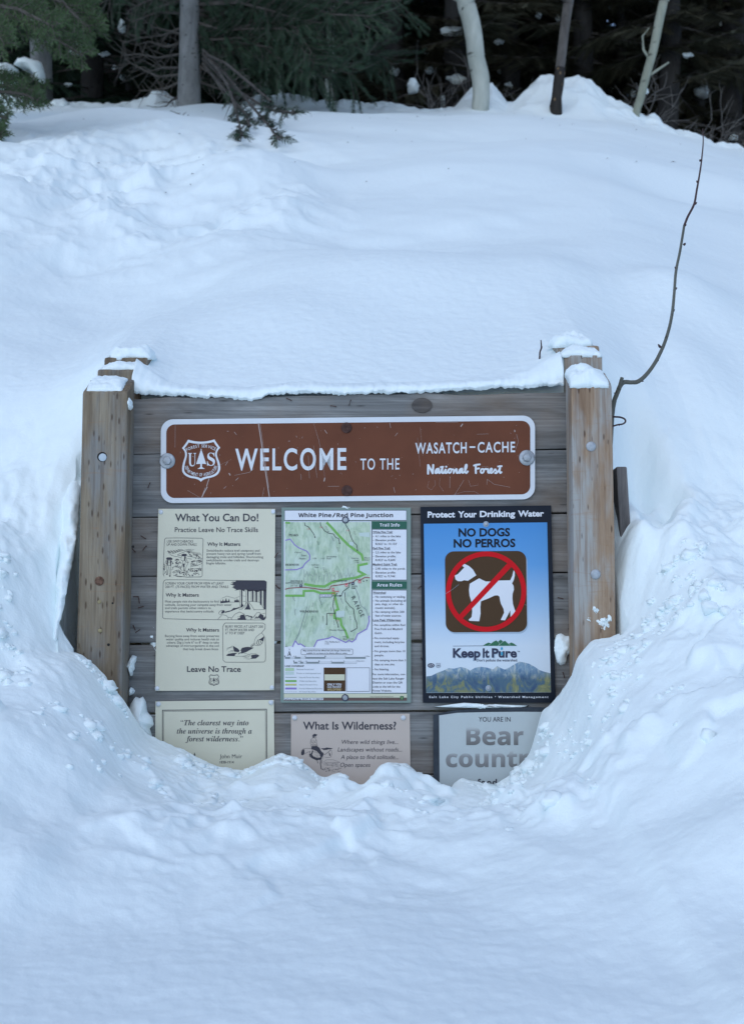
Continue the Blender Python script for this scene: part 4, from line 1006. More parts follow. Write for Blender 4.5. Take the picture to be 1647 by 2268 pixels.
mt('PEAKS', 138, 235, 363, 387, 'serifb'); mt('DERNESS', 100, 244, 682, 703, 'serifb'); mt('WILDERNESS', 253, 448, 1182, 1203, 'serifb'); mt('Twin', 270, 322, 584, 602, 'ital'); mt('Peaks', 245, 318, 618, 634, 'ital'); mt('Dromedary', 538, 648, 597, 612, 'ital'); mt('Peak', 540, 588, 618, 633, 'ital'); mt('Superior', 803, 887, 614, 628, 'ital'); mt('Peak', 835, 885, 638, 652, 'ital'); mt('Sullivan', 378, 458, 686, 700, 'ital'); mt('Peak', 408, 457, 712, 726, 'ital'); mt('Mount', 943, 1003, 611, 625, 'ital'); mt('Superi', 943, 1004, 633, 646, 'ital'); mt('LITTLE', 155, 232, 905, 924, 'ital'); mt('LISA FALLS &', 155, 284, 858, 874, 'bold'); mt('COTTONWOOD CR', 102, 290, 880, 896, 'bold'); mt('COTTONWOOD', 585, 765, 856, 874, 'ital'); mt('Thunder Mountain', 572, 745, 1383, 1398, 'ital'); mt('The Pfeifferhorn', 522, 682, 1510, 1526, 'ital'); mt('11326', 522, 566, 1532, 1545); mt('WHITE', 806, 866, 916, 930, 'bold'); mt('PINE', 806, 848, 936, 950, 'bold'); mt('White', 714, 764, 1455, 1470, 'ital'); mt('Baldy 11321', 714, 830, 1479, 1494, 'ital'); mt('Canyon', 200, 266, 553, 566, 'ital'); mt('11328', 388, 432, 617, 630); mt('11137', 478, 522, 620, 633); mt('11132', 838, 880, 660, 672)
S.arc_text('map_name', M_LINE, 'RANGE', [(800, 1035), (850, 1140), (912, 1262)], 42, 'reg', 5, 0.8)
for t, x, y, a in (('Fork', 435, 440, 70), ('Fork', 645, 508, 70), ('Fork', 828, 335, 70), ('Mill B', 525, 280, 65), ('South', 590, 390, 65), ('Gulch', 500, 720, 75), ('Hogum', 385, 1300, -80), ('Fork', 395, 1145, -80), ('Maybird', 455, 1045, 70), ('Gulch', 495, 1240, 85), ('Red', 580, 1150, 80), ('Fork', 610, 1290, 80), ('White', 685, 1055, 65), ('Fork', 740, 1140, 70), ('Fork', 785, 1240, 80), ('Tanner', 195, 1165, 85), ('Gulch', 170, 1030, 65)):
    n_ = len(t) * 12; S.arc_text('map_name', M_LINE, t, [(x, y), (x + n_ * math.cos(R(a)), y + n_ * math.sin(R(a)))], 13, 'ital', 5, 0.9)
S.rect('red_label', M_REDBOX, 597, 940, 622, 970, 5); S.text('red_label', M_WHITE, '21', 600, 619, 947, 963, 'bold', 6); S.text('red_label', M_REDBOX, 'TANNERS', 597, 674, 972, 986, 'bold', 5); S.text('red_label', M_REDBOX, 'FLAT', 597, 640, 994, 1008, 'bold', 5)
for x, y in ((752, 912), (892, 874)):
    S.rect('red_label', M_REDBOX, x - 14, y - 14, x + 14, y + 14, 5); S.poly('red_label', M_WHITE, [(x, y - 9), (x + 8, y + 8), (x - 8, y + 8)], 6)
for x, y in ((266, 918), (820, 893)): S.rect('blue_label', M_NAVY, x - 15, y - 15, x + 15, y + 15, 5); S.stroke('blue_label', M_WHITE, [(x - 6, y - 8), (x - 2, y + 2), (x + 7, y + 2)], 4, 6)
for t, x, y in (('1.4', 345, 310), ('1.6', 480, 290), ('2.2', 765, 325), ('1.0', 590, 1228), ('1.2', 660, 1290), ('1.1', 628, 1062)): S.text('red_label', M_REDBOX, t, x - 13, x + 13, y - 7, y + 7, 'reg', 5, res=2)
S.rect('here_label', M_NAVY, 465, 1008, 598, 1040, 5); S.rect('here_label', M_WHITE, 469, 1012, 594, 1036, 6); S.text('here_label', M_NAVY, 'You are here', 473, 590, 1017, 1031, 'bold', 7, res=2); S.stroke('here_label', M_LINE, [(600, 1025), (680, 1025)], 6, 6); S.poly('here_label', M_LINE, [(676, 1014), (708, 1026), (676, 1036)], 6)
mt('ok', 100, 126, 1558, 1572, 'ital'); mt('N', 136, 150, 1592, 1606, 'serifb')
S.poly('north_arrow', M_LINE, [(142, 1612), (162, 1672), (142, 1655), (120, 1672)], 3, [[(142, 1625), (142, 1650), (128, 1662)]])
S.stroke('scale_bar', M_LINE, S.rrect_pts(268, 1595, 820, 1655, 14), 3.5, 3, closed=True)
S.text('scale_bar', M_LINE, 'Map excerpt from the official Salt Lake Ranger District map,', 290, 796, 1604, 1618, 'bold', 3, res=2); S.text('scale_bar', M_LINE, 'available for purchase at the district office or online.', 325, 762, 1632, 1645, 'bold', 3, res=2)
for y, xs_, x2 in ((1689, (95, 150, 200, 260, 312, 526, 740, 956), 956), (1741, (190, 226, 258, 290, 325, 460, 592, 727, 860), 860)):
    S.stroke('scale_bar', M_GREYBAR, [(xs_[0], y - 8), (x2, y - 8), (x2, y + 8), (xs_[0], y + 8)], 2.5, 3, closed=True)
    for a, b in list(zip(xs_, xs_[1:]))[::2]: S.rect('scale_bar', M_GREYBAR, a, y - 7, b, y + 7, 4)
for t, x, y in (('1', 95, 1672), ('0.5', 202, 1672), ('0', 312, 1672), ('1', 526, 1672), ('2', 740, 1672), ('1', 190, 1724), ('0.5', 258, 1724), ('0', 325, 1724), ('1', 460, 1724), ('2', 592, 1724), ('3', 727, 1724)): S.text('scale_bar', M_LINE, t, x - 5 * len(t), x + 5 * len(t), y - 6, y + 6, 'reg', 3, res=2)
S.text('scale_bar', M_LINE, '3 Miles', 952, 1002, 1665, 1677, 'reg', 3, res=2); S.text('scale_bar', M_LINE, '4 Kilometers', 856, 946, 1716, 1728, 'reg', 3, res=2)
S.text('legend', M_LINE, 'LAND OWNERSHIP', 95, 300, 1768, 1785, 'bold', 3, res=2)
S.rect('legend', M_LEGEND, 97, 1798, 192, 1828, 3); S.rect('legend', M_LEGEND2, 97, 1838, 192, 1868, 3)
for y, m, w in ((1897, M_DKGREEN, 4), (1937, M_MAPGREEN, 20), (1976, M_OLIVE, 18), (2017, M_PURPLE, 19)): S.rect('legend', m, 97, y - w / 2, 220, y + w / 2, 3)
for j in range(6): S.rect('legend', M_GREYBAR, 97 + j * 22, 2051, 111 + j * 22, 2055, 3)
for t, x0, x1, y in (('National Forest Land', 220, 402, 1812), ('Private or Undesignated Land', 220, 478, 1854), ('National Forest Boundary', 247, 468, 1898), ('Wilderness Boundary', 247, 432, 1937), ('Natural Research Area', 247, 444, 1976), ('Priority Watershed Boundary', 247, 496, 2017), ('Ski Resort Boundary', 247, 426, 2051)): S.text('legend', M_GREYBAR, t, x0, x1, y - 7, y + 7, 'reg', 3, res=2)
# fire-prevention tile (words only)
S.rect('fire_tile', M_UMBER, 510, 1793, 742, 2047, 2); S.rect('fire_tile', M_CREAMBAR, 518, 1866, 734, 1930, 3)
S.text('fire_tile', M_WHITE, 'ONLY YOU', 548, 698, 1962, 1986, 'sansb', 3); S.text('fire_tile', M_WHITE, 'CAN PREVENT', 548, 698, 1993, 2010, 'sansb', 3); S.text('fire_tile', M_TAN, 'WILDFIRE!', 548, 700, 2016, 2040, 'sansb', 3)
S.stroke('fire_tile', M_NAVY, [(752, 1795), (1000, 1795), (1000, 2048), (752, 2048)], 4, 2, closed=True)
# right column
for y0, y1, t, x0, x1, c, b in ((230, 308, 'Trail Info', 1108, 1320, 250, 284), (872, 950, 'Area Rules', 1078, 1346, 892, 926)):
    S.run -= 1; S.rect('green_panel', M_DKGREEN, 1022, y0, 1398, y1, 1); S.text('green_heading', M_WHITE, t, x0, x1, c, b, 'sansb', 2)
for y0, y1 in ((312, 858), (962, 2068)): S.run -= 1; S.rect('rules_box', M_NAVY, 1024, y0, 1398, y1, 1); S.rect('rules_box', M_WHITE, 1029, y0 + 5, 1394, y1 - 5, 2)
for t, x1, y in (('White Pine Trail:', 1245, 342), ('Red Pine Trail:', 1220, 515), ('Maybird Gulch Trail:', 1293, 688), ('Watershed', 1172, 990), ('Lone Peak Wilderness:', 1334, 1284)):
    S.text('rules_text', M_INK, t, 1034, x1, y - 11, y + 11, 'bold', 3, res=2); S.rect('rules_text', M_INK, 1034, y + 15, x1, y + 18, 3)
for t, x0, x1, y in (('4.1 miles to the lake', 1062, 1332, 387), ('Elevation profile:', 1062, 1280, 429), ("8,022' to 10,153'", 1062, 1292, 469), ('2.5 miles to the lake', 1062, 1332, 560), ('Elevation profile:', 1062, 1280, 602), ("8,022' to 9,605'", 1062, 1278, 642), ('2.85 miles to the ponds', 1062, 1378, 734), ('Elevation profile:', 1062, 1280, 776), ("8,022' to 9,746'", 1062, 1275, 815),
                     ('No swimming or wading.', 1060, 1382, 1035), ('No animals (including all', 1060, 1386, 1077), ('pets, dogs, or other do-', 1060, 1364, 1113), ('mestic animals).', 1060, 1274, 1154), ('No camping within 200', 1060, 1370, 1196), ('feet of water sources.', 1060, 1340, 1237), ('No campfires within Red', 1053, 1378, 1337), ('Pine Fork and Maybird', 1053, 1350, 1380), ('Gulch.', 1053, 1136, 1423), ('No motorized equip-', 1053, 1320, 1477), ('ment, including bicycles', 1053, 1372, 1520), ('and drones.', 1053, 1210, 1563), ('No groups more than 10', 1053, 1380, 1617), ('people.', 1053, 1152, 1661), ('No camping more than 3', 1053, 1386, 1714), ('days at one site.', 1053, 1270, 1758), ('No littering.', 1053, 1206, 1811), ('For more information, con-', 1032, 1384, 1864), ('tact the Salt Lake Ranger', 1032, 1370, 1910), ('District or scan the QR', 1032, 1352, 1953), ('code to the left for the', 1032, 1326, 1997), ('Forest Website.', 1032, 1236, 2040)):
    S.text('rules_text', M_INK, t, x0, x1, y - 11, y + 11, 'med', 3, res=2)
for y in (390, 432, 563, 605, 737, 779, 1040, 1080, 1200, 1340, 1480, 1620, 1718, 1815): S.circle('rules_text', M_INK, 1040, y, 4, 3, n=8)
S.rect('footer_strip', M_CREAMBAR, 84, 2074, 1398, 2114, 1); S.rect('footer_strip', M_BROWNBAR, 84, 2116, 1398, 2148, 1); S.rect('footer_strip', M_WHITE, 84, 2116, 505, 2141, 2)
S.text('footer_text', M_INK, 'Lat/Long of this sign: 40.5691 N, 111.6864 W', 88, 500, 2121, 2137, 'bold', 3, res=2); S.text('footer_text', M_BROWNBAR, 'Uinta-Wasatch-Cache National Forest', 1005, 1255, 2098, 2109, 'reg', 3, res=2)
S.poly('footer_text', M_LOGOGREEN, [(1325, 2098), (1364, 2098), (1362, 2132), (1343, 2142), (1326, 2132)], 3); S.poly('footer_text', M_OLIVE, tree_poly(1344, 2104, 2124, 9, 4, (1.5, 2128, 5, 2132)), 4)
for x, y in ((742, 214), (738, 2115)):
    X, Y = Z2(x, y); S.T = IDENT; S.circle('screw_ring', M_NAVY, X, Y, 7.8, 4, 5.8); S.screw(X, Y, 5.6, M_STEEL, 0.0035, 0.2, slot=False); S.T = Z2
S.done()

# ---------------------------------------------------------------- no-dogs poster
S = Sign('no_dogs_sign', 'blue and black no dogs sign with crossed-out white dog', 'sign', (1080, 1556), 0.002, 0.004)
Z3 = crop(1030, 1250, 1420, 1647); S.T = Z3; S.slope = -0.0105
S.panel(M_BLACK, [(86, 73), (1464, 57), (1512, 2140), (112, 2142)])
S.poly('sky_print', M_PRINTSKY, [(121, 251), (1422, 236), (1462, 2030), (148, 2036)], 1)
S.text('title', M_WHITE, 'Protect', 162, 450, 122, 184, 'heavy', 2); S.text('title', M_WHITE, 'Your', 482, 680, 118, 182, 'heavy', 2); S.text('title', M_WHITE, 'Drinking', 712, 1084, 115, 178, 'heavy', 2); S.text('title', M_WHITE, 'Water', 1115, 1388, 111, 174, 'heavy', 2)
S.text('warning_text', M_BLACK, 'NO DOGS', 487, 1030, 299, 384, 'heavy', 2, slope=-0.008); S.text('warning_text', M_BLACK, 'NO PERROS', 436, 1087, 413, 499, 'heavy', 2, slope=-0.008)
rot3 = lambda pts: [(x + 0.012 * (y - 965), y - 0.006 * (x - 777)) for x, y in pts]
S.poly('tile_shadow', M_SHADOW, rot3(S.rrect_pts(360, 560, 1216, 1412, 95, 10)), 2)
S.poly('brown_tile', M_UMBER, rot3(S.rrect_pts(349, 540, 1206, 1395, 95, 10)), 3)
dog = [(523, 692), (545, 670), (598, 697), (640, 735), (675, 795), (586, 853), (548, 846), (520, 857), (480, 856), (456, 838), (447, 797), (480, 783), (510, 752), (548, 712)]
S.poly('dog_symbol', M_WHITE, dog, 4)
body = [(606, 884), (650, 858), (706, 826), (735, 842), (775, 860), (850, 860), (905, 850), (1000, 848), (1032, 848), (1055, 800), (1068, 742), (1080, 760), (1080, 800), (1070, 845), (1052, 880), (1068, 905), (1072, 945), (1058, 990), (1056, 1040), (1062, 1100), (1088, 1180), (1062, 1222), (1036, 1240), (1033, 1166), (1005, 1220), (978, 1270), (932, 1266), (968, 1190), (962, 1150), (935, 1095), (925, 1055), (920, 1020), (900, 1006), (870, 1008), (800, 1040), (760, 1055), (724, 1070), (718, 1130), (720, 1200), (706, 1280), (604, 1275), (594, 1265), (625, 1235), (632, 1180), (628, 1090), (604, 1010), (598, 950)]
S.poly('dog_symbol', M_WHITE, body, 4)
cxp, cyp, rp = 778, 967, 402
vs = []; n_ = 72
for q in range(n_):
    a = 2 * math.pi * q / n_
    for rr in (424, 372): vs.append(S.P(cxp + rr * math.cos(a), cyp + rr * math.sin(a) - 0.006 * rr * math.cos(a), S.wl(6)))
S.mb('prohibition_ring', M_PROHIB).add(vs, [(2 * q, 2 * q + 1, 2 * ((q + 1) % n_) + 1, 2 * ((q + 1) % n_)) for q in range(n_)])
S.poly('prohibition_ring', M_PROHIB, [(490, 1218), (530, 1252), (1050, 702), (1010, 660)], 5)
S.stroke('hairline', M_SHADOW, [(350, 990), (400, 960), (450, 925), (490, 890)], 2, 7); S.stroke('hairline', M_SHADOW, [(1185, 1105), (1225, 1112)], 2, 7)
# Keep It Pure
ZK = crop(1060, 1590, 1300, 1647); S.T = ZK; S.slope = 0.0
S.text('slogan_shadow', M_SHADOW, 'Keep It P', 498, 1280, 222, 374, 'heavy', 2); 
for part, mat, dx, dy, ly in (('slogan', M_NAVY, 0, 0, 3),):
    for t, x0, x1 in (('Keep', 490, 962), ('It', 1002, 1114), ('Pure', 1156, 1586)): S.text(part, mat, t, x0 + dx, x1 + dx, 210 + dy, 364 + dy, 'heavy', ly, res=4)
S.text('slogan', M_NAVY, "Don't pollute the watershed.", 898, 1600, 392, 436, 'med', 3); S.text('slogan', M_NAVY, 'TM', 1592, 1634, 256, 276, 'med', 3, res=2)
S.stroke('slogan', M_NAVY, [(490, 173), (1010, 168)], 6, 3)
S.poly('hill_logo', M_LOGOGREEN, [(1000, 168), (1050, 135), (1100, 112), (1145, 128), (1190, 95), (1232, 76), (1262, 98), (1308, 62), (1350, 95), (1385, 82), (1430, 125), (1455, 132), (1488, 110), (1535, 130), (1588, 168)], 3)
for pts in ([(1100, 160), (1150, 130)], [(1262, 100), (1290, 130), (1270, 165)], [(1350, 95), (1300, 140), (1260, 165)], [(1430, 128), (1480, 160)]): S.stroke('hill_logo', M_LEGEND2, pts, 4, 4)
S.poly('drop_logo', M_DROP, [(1328, 180), (1345, 205), (1348, 222), (1338, 238), (1318, 238), (1306, 222), (1310, 205)], 4); S.poly('drop_logo', M_DROP, [(1312, 272), (1346, 272), (1346, 322), (1338, 334), (1320, 334), (1312, 322)], 4)
el = [(116 + 60 * math.cos(2 * math.pi * q / 24), 506 + 39 * math.sin(2 * math.pi * q / 24)) for q in range(24)]
S.poly('small_emblem', M_NAVY, el, 3); S.stroke('small_emblem', M_WHITE, [(70, 515), (95, 490), (110, 505), (135, 485), (160, 515)], 7, 4); S.stroke('small_emblem', M_WHITE, [(80, 525), (150, 528)], 5, 4)
mini_shield(S, 'small_emblem', M_NAVY, 240, 505, 84, 3)
S.T = Z3
S.poly('mountain_print', M_PRINTMTN, [(148, 2034), (149, 1862), (200, 1856), (270, 1822), (330, 1800), (385, 1775), (440, 1780), (510, 1763), (565, 1775), (612, 1800), (660, 1772), (720, 1760), (790, 1770), (850, 1788), (895, 1753), (945, 1778), (975, 1790), (1020, 1770), (1060, 1745), (1130, 1706), (1180, 1715), (1230, 1728), (1290, 1760), (1340, 1795), (1400, 1815), (1456, 1828), (1461, 2028)], 2)
S.slope = -0.002
for t, x0, x1 in (('Salt', 178, 258), ('Lake', 287, 381), ('City', 406, 488), ('Public', 515, 642), ('Utilities', 668, 842), ('·', 870, 882), ('Watershed', 906, 1134), ('Management', 1161, 1435)): S.text('footer_text', M_WHITE, t, x0, x1, 2068 if t != '·' else 2060, 2090, 'bold', 2, 1.35, res=2)
X, Y = Z3(776, 254); S.T = IDENT
for x, y in ((1075.5, 1161), (1081, 1524)): S.circle('screw_ring', M_SHADOW, x, y, 6.4, 4, 5.0); S.screw(x, y, 5.0, M_STEEL, 0.0035, 0.25, slot=False)
S.done()

# ---------------------------------------------------------------- quotation sign, wilderness sign, bear sign
ZB = crop(350, 1730, 1420, 1647)
S = Sign('quotation_sign', 'cream quotation sign with double line border, lower edge buried in snow', 'sign', (475, 1800), 0.002, 0.002)
S.T = ZB
S.panel(M_CREAM, [(60, 36), (515, 30), (520, 520), (57, 520)])
for o_, w_ in ((0, 2.6), (4.5, 1.2)): S.stroke('border_line', M_INK, [(87 + o_, 420), (87 + o_, 70 + o_), (487 - o_, 66 + o_), (489 - o_, 420)], w_, 1)
S.slope = -0.004
for t, x0, x1, b in (('“The clearest way into', 157, 418, 128), ('the universe is through a', 142, 430, 160), ('forest wilderness.”', 176, 396, 190)): S.text('quotation_text', M_INK, t, x0, x1, b - 20, b, 'serifbi', 1, slope=0)
S.text('quotation_text', M_INK, 'John Muir', 307, 393, 240, 255, 'reg', 1); S.text('quotation_text', M_INK, '1838-1914', 307, 361, 265, 275, 'med', 1, res=2)
S.poly('pine_drawing', M_INK, tree_poly(210, 232, 300, 22, 6, (2, 310, 3, 312)), 1)
for x, y in ((71, 46), (504, 40)): S.screw(x, y, 5.4)
S.done()

S = Sign('wilderness_sign', 'pinkish wilderness sign with a drawn horse rider, lower part under snow', 'sign', (775, 1800), 0.002, 0.002)
S.T = ZB
S.panel(M_PINK, [(581, 86), (1037, 83), (1042, 520), (580, 520)])
S.text('heading', M_INK, 'What Is Wilderness?', 627, 985, 114, 144, 'bold', 1, res=4)
for t, x0, x1, b in (('Where wild things live...', 776, 992, 200), ('Landscapes without roads...', 760, 1007, 229), ('A place to find solitude...', 772, 994, 258), ('Open spaces', 770, 886, 288)): S.text('verse_text', M_INK, t, x0, x1, b - 16, b, 'ital', 1)
S.T = crop(740, 1810, 880, 1647); dr = lambda pts, w=8, **k_: S.stroke('rider_drawing', M_INK, pts, w, **k_); fill = lambda pts: S.poly('rider_drawing', M_INK, pts)
fill([(470, 360), (500, 310), (545, 285), (590, 300), (625, 310), (600, 345), (540, 370), (500, 375)]); fill([(500, 375), (560, 380), (530, 405), (480, 418)]); dr([(580, 350), (588, 400), (550, 425)])
dr([(480, 420), (430, 470), (422, 560), (440, 640), (460, 690)]); dr([(560, 425), (600, 480), (600, 600), (640, 650)]); 
for j in range(60):
    x, y = random.uniform(440, 620), random.uniform(440, 700); x += (y - 560) * 0.15
    dr([(x, y), (x + random.uniform(-15, 15), y + random.uniform(10, 30))], random.uniform(3, 7) if y < 600 else 10)
fill([(460, 660), (600, 640), (690, 700), (740, 800), (820, 880), (780, 960), (730, 1000), (700, 900), (610, 800), (520, 760), (440, 740)])
dr([(150, 880), (160, 780), (230, 725), (330, 712), (440, 720)], 9); fill([(150, 850), (190, 760), (240, 740), (250, 830), (240, 890), (190, 925), (150, 900)]); dr([(260, 870), (340, 830), (420, 800)], 9); dr([(420, 800), (390, 900), (400, 960), (520, 1010), (640, 1050), (760, 1000)], 12)
fill([(390, 900), (450, 850), (480, 760), (510, 800), (470, 900), (520, 960), (640, 1000), (760, 970), (740, 1040), (600, 1070), (450, 1000)])
fill([(720, 715), (840, 710), (900, 690), (1080, 715), (1040, 735), (930, 745), (810, 760)]); dr([(980, 720), (1040, 780), (1050, 880), (1020, 970), (960, 980), (850, 980)], 8); dr([(830, 910), (980, 800), (1000, 760)], 12); fill([(960, 830), (1000, 870), (1010, 930), (980, 940)]); dr([(810, 770), (930, 750)], 8)
for j in range(55):
    x, y = random.uniform(520, 800), random.uniform(780, 1050); dr([(x, y), (x + random.uniform(-18, 18), y + random.uniform(8, 26))], random.uniform(4, 10))
dr([(720, 1040), (715, 1160), (730, 1260), (740, 1330)], 22); dr([(770, 1040), (750, 1160)], 10); dr([(620, 1060), (640, 1160)], 16)
for pts in ([(790, 1130), (900, 1050), (1090, 1050), (1290, 1125)], [(830, 1130), (1290, 1130)], [(820, 1200), (1270, 1240)], [(800, 1170), (1200, 1180)]): dr(pts, 6)
for j in range(70):
    x, y = random.uniform(760, 1330), random.uniform(1290, 1420); dr([(x, y), (x + random.uniform(-20, 20), y - random.uniform(5, 30))], 9)
for j in range(24):
    x, y = random.uniform(780, 1250), random.uniform(1140, 1260); dr([(x, y), (x + random.uniform(10, 40), y + random.uniform(-4, 4))], 6)
S.T = ZB
for x, y in ((595, 99), (1012, 99)): S.screw(x, y, 5.4)
S.done()

S = Sign('bear_country_sign', 'pale grey bear warning sign in a charcoal frame, half under snow', 'sign', (1080, 1800), 0.002, 0.010)
S.T = ZB
S.panel(M_BEARFRAME, [(1128, 88), (1200, 72), (1330, 62), (1450, 58), (1640, 60), (1648, 520), (1128, 520)], 'frame', thick=0.010)
S.T = lambda x, y: ZB(x, y)
S.panel(M_BEARFACE, [(1150, 90), (1220, 80), (1340, 77), (1460, 76), (1600, 77), (1600, 520), (1153, 520)], 'panel', thick=0.0015, w=0.0122)
S.w = 0.0137; S.thick = 0.0002
S.text('small_text', M_INK, 'YOU ARE IN', 1302, 1424, 96, 114, 'reg', 1)
S.text('bear_word', M_GREYINK, 'Bear', 1254, 1474, 136, 203, 'sansh', 1, res=5)
S.text('country_word', M_GREYINK, 'country', 1176, 1552, 222, 288, 'sansh', 1, res=5)
S.text('small_text', M_INK, 'food', 1296, 1372, 336, 362, 'sansb', 1)
S.done()
# ------------------------------------------------------------------ snow lying on the posts and board
def snow_cap(label, corners, thick, seed, over=0.006, n=26, group=None, edge_p=2.6, skew=0.0):
    """a pad of snow over a four-cornered top: corners in world space, counter-clockwise"""
    A, B_, C_, D_ = [Vector(c) for c in corners]
    nrm = (B_ - A).cross(D_ - A).normalized()
    if nrm.z < 0: nrm = -nrm
    base = (A + B_ + C_ + D_) / 4
    vs = []
    for j in range(n + 1):
        for i in range(n + 1):
            s, t = i / n, j / n
            e = (1 - abs(2 * s - 1) ** edge_p) * (1 - abs(2 * t - 1) ** edge_p)
            wob = mnoise.noise(Vector((s * 3.1 + seed, t * 3.1, seed * .7)))
            ss = s + (s - .5) * (over / 0.05) * (0.5 + wob * 0.9) * abs(2 * s - 1) ** 3
            tt = t + (t - .5) * (over / 0.05) * (0.5 + wob * 0.9) * abs(2 * t - 1) ** 3
            p = (A * (1 - ss) * (1 - tt) + B_ * ss * (1 - tt) + C_ * ss * tt + D_ * (1 - ss) * tt)
            hgt = thick * max(e, 0.0) ** 0.55 * (0.72 + 0.5 * mnoise.noise(Vector((s * 2.3 + seed * 2, t * 2.3, 3))) + 0.16 * mnoise.noise(Vector((s * 9 + seed, t * 9, 8))) + skew * (s - .5))
            edge = max(abs(2 * s - 1), abs(2 * t - 1))
            drop = -0.006 if edge > 0.999 else 0.0
            up = (nrm * 0.4 + Vector((0, 0, 1)) * 0.6)
            q = p + up * (hgt + drop) + Vector((mnoise.noise(p * 90), mnoise.noise(p * 90 + Vector((5, 0, 0))), mnoise.noise(p * 90 + Vector((0, 9, 0))))) * 0.0022
            vs.append(q - base)
    fs = [(j * (n + 1) + i, j * (n + 1) + i + 1, (j + 1) * (n + 1) + i + 1, (j + 1) * (n + 1) + i) for j in range(n) for i in range(n)]
    rim = [i for i in range(n + 1)] + [j * (n + 1) + n for j in range(1, n + 1)] + [n * (n + 1) + i for i in range(n - 1, -1, -1)] + [j * (n + 1) for j in range(n - 1, 0, -1)]
    fs.append(tuple(reversed(rim)))
    o = mesh_obj('snow_pad', vs, fs, M_SNOW, None, True)
    o.location = base
    tag(o, label, 'snow cap', group)
    return o

def bw(u, v, w): return BOARD_M @ Vector((u, -w, v))
def cap_on(post_geo, w0, w1, rise, label, thick, seed, **kw):
    u0, u1, vt = post_geo
    return snow_cap(label, [bw(u0, vt - rise, w1), bw(u1, vt - rise, w1), bw(u1, vt, w0), bw(u0, vt, w0)], thick, seed, **kw)
GC = 'snow caps on the post tops'
cap_on((gl_[0] + .004, gl_[1] - .014, gl_[2]), 0.008, 0.086, 0.046, 'thin snow layer on the sloped top of the front left post', 0.018, 1.3, over=0.002, group=GC)
cap_on((gr_[0] + .000, gr_[1] - .006, gr_[2]), 0.004, 0.094, 0.050, 'rounded snow cap on the sloped top of the front right post', 0.036, 2.9, over=0.004, group=GC, edge_p=2.2, skew=-0.4)
cap_on((gl1[0] + .01, gl1[1], gl1[2]), -0.13, -0.046, 0.012, 'snow on the shorter rear post behind the front left post', 0.026, 4.1, over=0.006, group=GC)
cap_on((gl2[0] + .012, gl2[1] + .004, gl2[2]), -0.215, -0.139, 0.020, 'snow slab overhanging the rearmost left post', 0.036, 5.7, over=0.010, group=GC, skew=0.3)
cap_on((gr1[0] - .004, gr1[1] - .004, gr1[2]), -0.13, -0.042, 0.012, 'snow on the second post behind the front right post', 0.032, 6.3, over=0.008, group=GC)
cap_on((gr2[0] - .004, gr2[1] - .014, gr2[2]), -0.22, -0.135, 0.020, 'domed snow on the rearmost right post, tallest of all caps', 0.036, 7.9, over=0.012, group=GC, edge_p=4.5)

# ridge of snow along the top edge of the board
TOPE = [(292, 806, 872), (310, 820, 874), (335, 838, 876), (365, 857, 878), (400, 864, 878), (430, 866, 880), (455, 868, 884), (470, 868, 880), (520, 868, 886), (560, 868, 888), (580, 866, 884), (600, 864, 876), (640, 858, 873), (680, 858, 873), (720, 860, 874), (760, 862, 876), (800, 862, 874), (840, 860, 872), (880, 859, 873), (930, 858, 872), (980, 856, 869), (1040, 852, 865), (1100, 848, 862), (1140, 842, 861), (1170, 832, 860), (1200, 816, 858), (1225, 800, 857), (1248, 788, 857)]
vs, fs = [], []
NX, NA = 330, 16
for i in range(NX + 1):
    x = 292 + (1248 - 292) * i / NX
    yt = np.interp(x, [p[0] for p in TOPE], [p[1] for p in TOPE]); yb = np.interp(x, [p[0] for p in TOPE], [p[2] for p in TOPE])
    jag = 3.0 * float(pnoise(x / 9.0, 3.3)) + 2.0 * float(pnoise(x / 4.0, 8.1))
    u, vb = board_uv(x, yb + jag - 2, 0.004); _, vtop = board_uv(x, yt, -0.07)
    _, vedge = board_uv(x, yb - 6, -0.0)
    vedge = max(vedge, vb + 0.006)
    for a in range(NA + 1):
        t = a / NA
        if t < 0.3:
            q = t / 0.3; w = 0.0015 + 0.007 * math.sin(q * math.pi * .5); v_ = vb + (vedge - vb) * q
        else:
            q = (t - 0.3) / 0.7; w = 0.0085 + 0.006 * math.sin(min(1, q * 5) * math.pi) - 0.12 * q; v_ = vedge + (vtop + 0.011 - vedge) * math.sin(min(1, q * 1.6) * math.pi / 2) ** 0.75 - 0.03 * max(0, q - 0.8)
        nz = 0.0025 * mnoise.noise(Vector((u * 70, t * 9, 1))) + 0.004 * mnoise.noise(Vector((u * 22, t * 5, 4)))
        vs.append((u, -(w + nz), v_ + nz * 0.6))
for i in range(NX):
    for a in range(NA):
        k0 = i * (NA + 1) + a; fs.append((k0, k0 + NA + 1, k0 + NA + 2, k0 + 1))
fs.append(tuple(range(NA + 1))); fs.append(tuple(NX * (NA + 1) + a for a in range(NA, -1, -1)))
o = mesh_obj('snow_ridge', vs, fs, M_SNOW, None, True); put_on_board(o, 0, 0, 0)
tag(o, 'long ragged snow ridge lying along the top edge of the board', 'snow ridge')

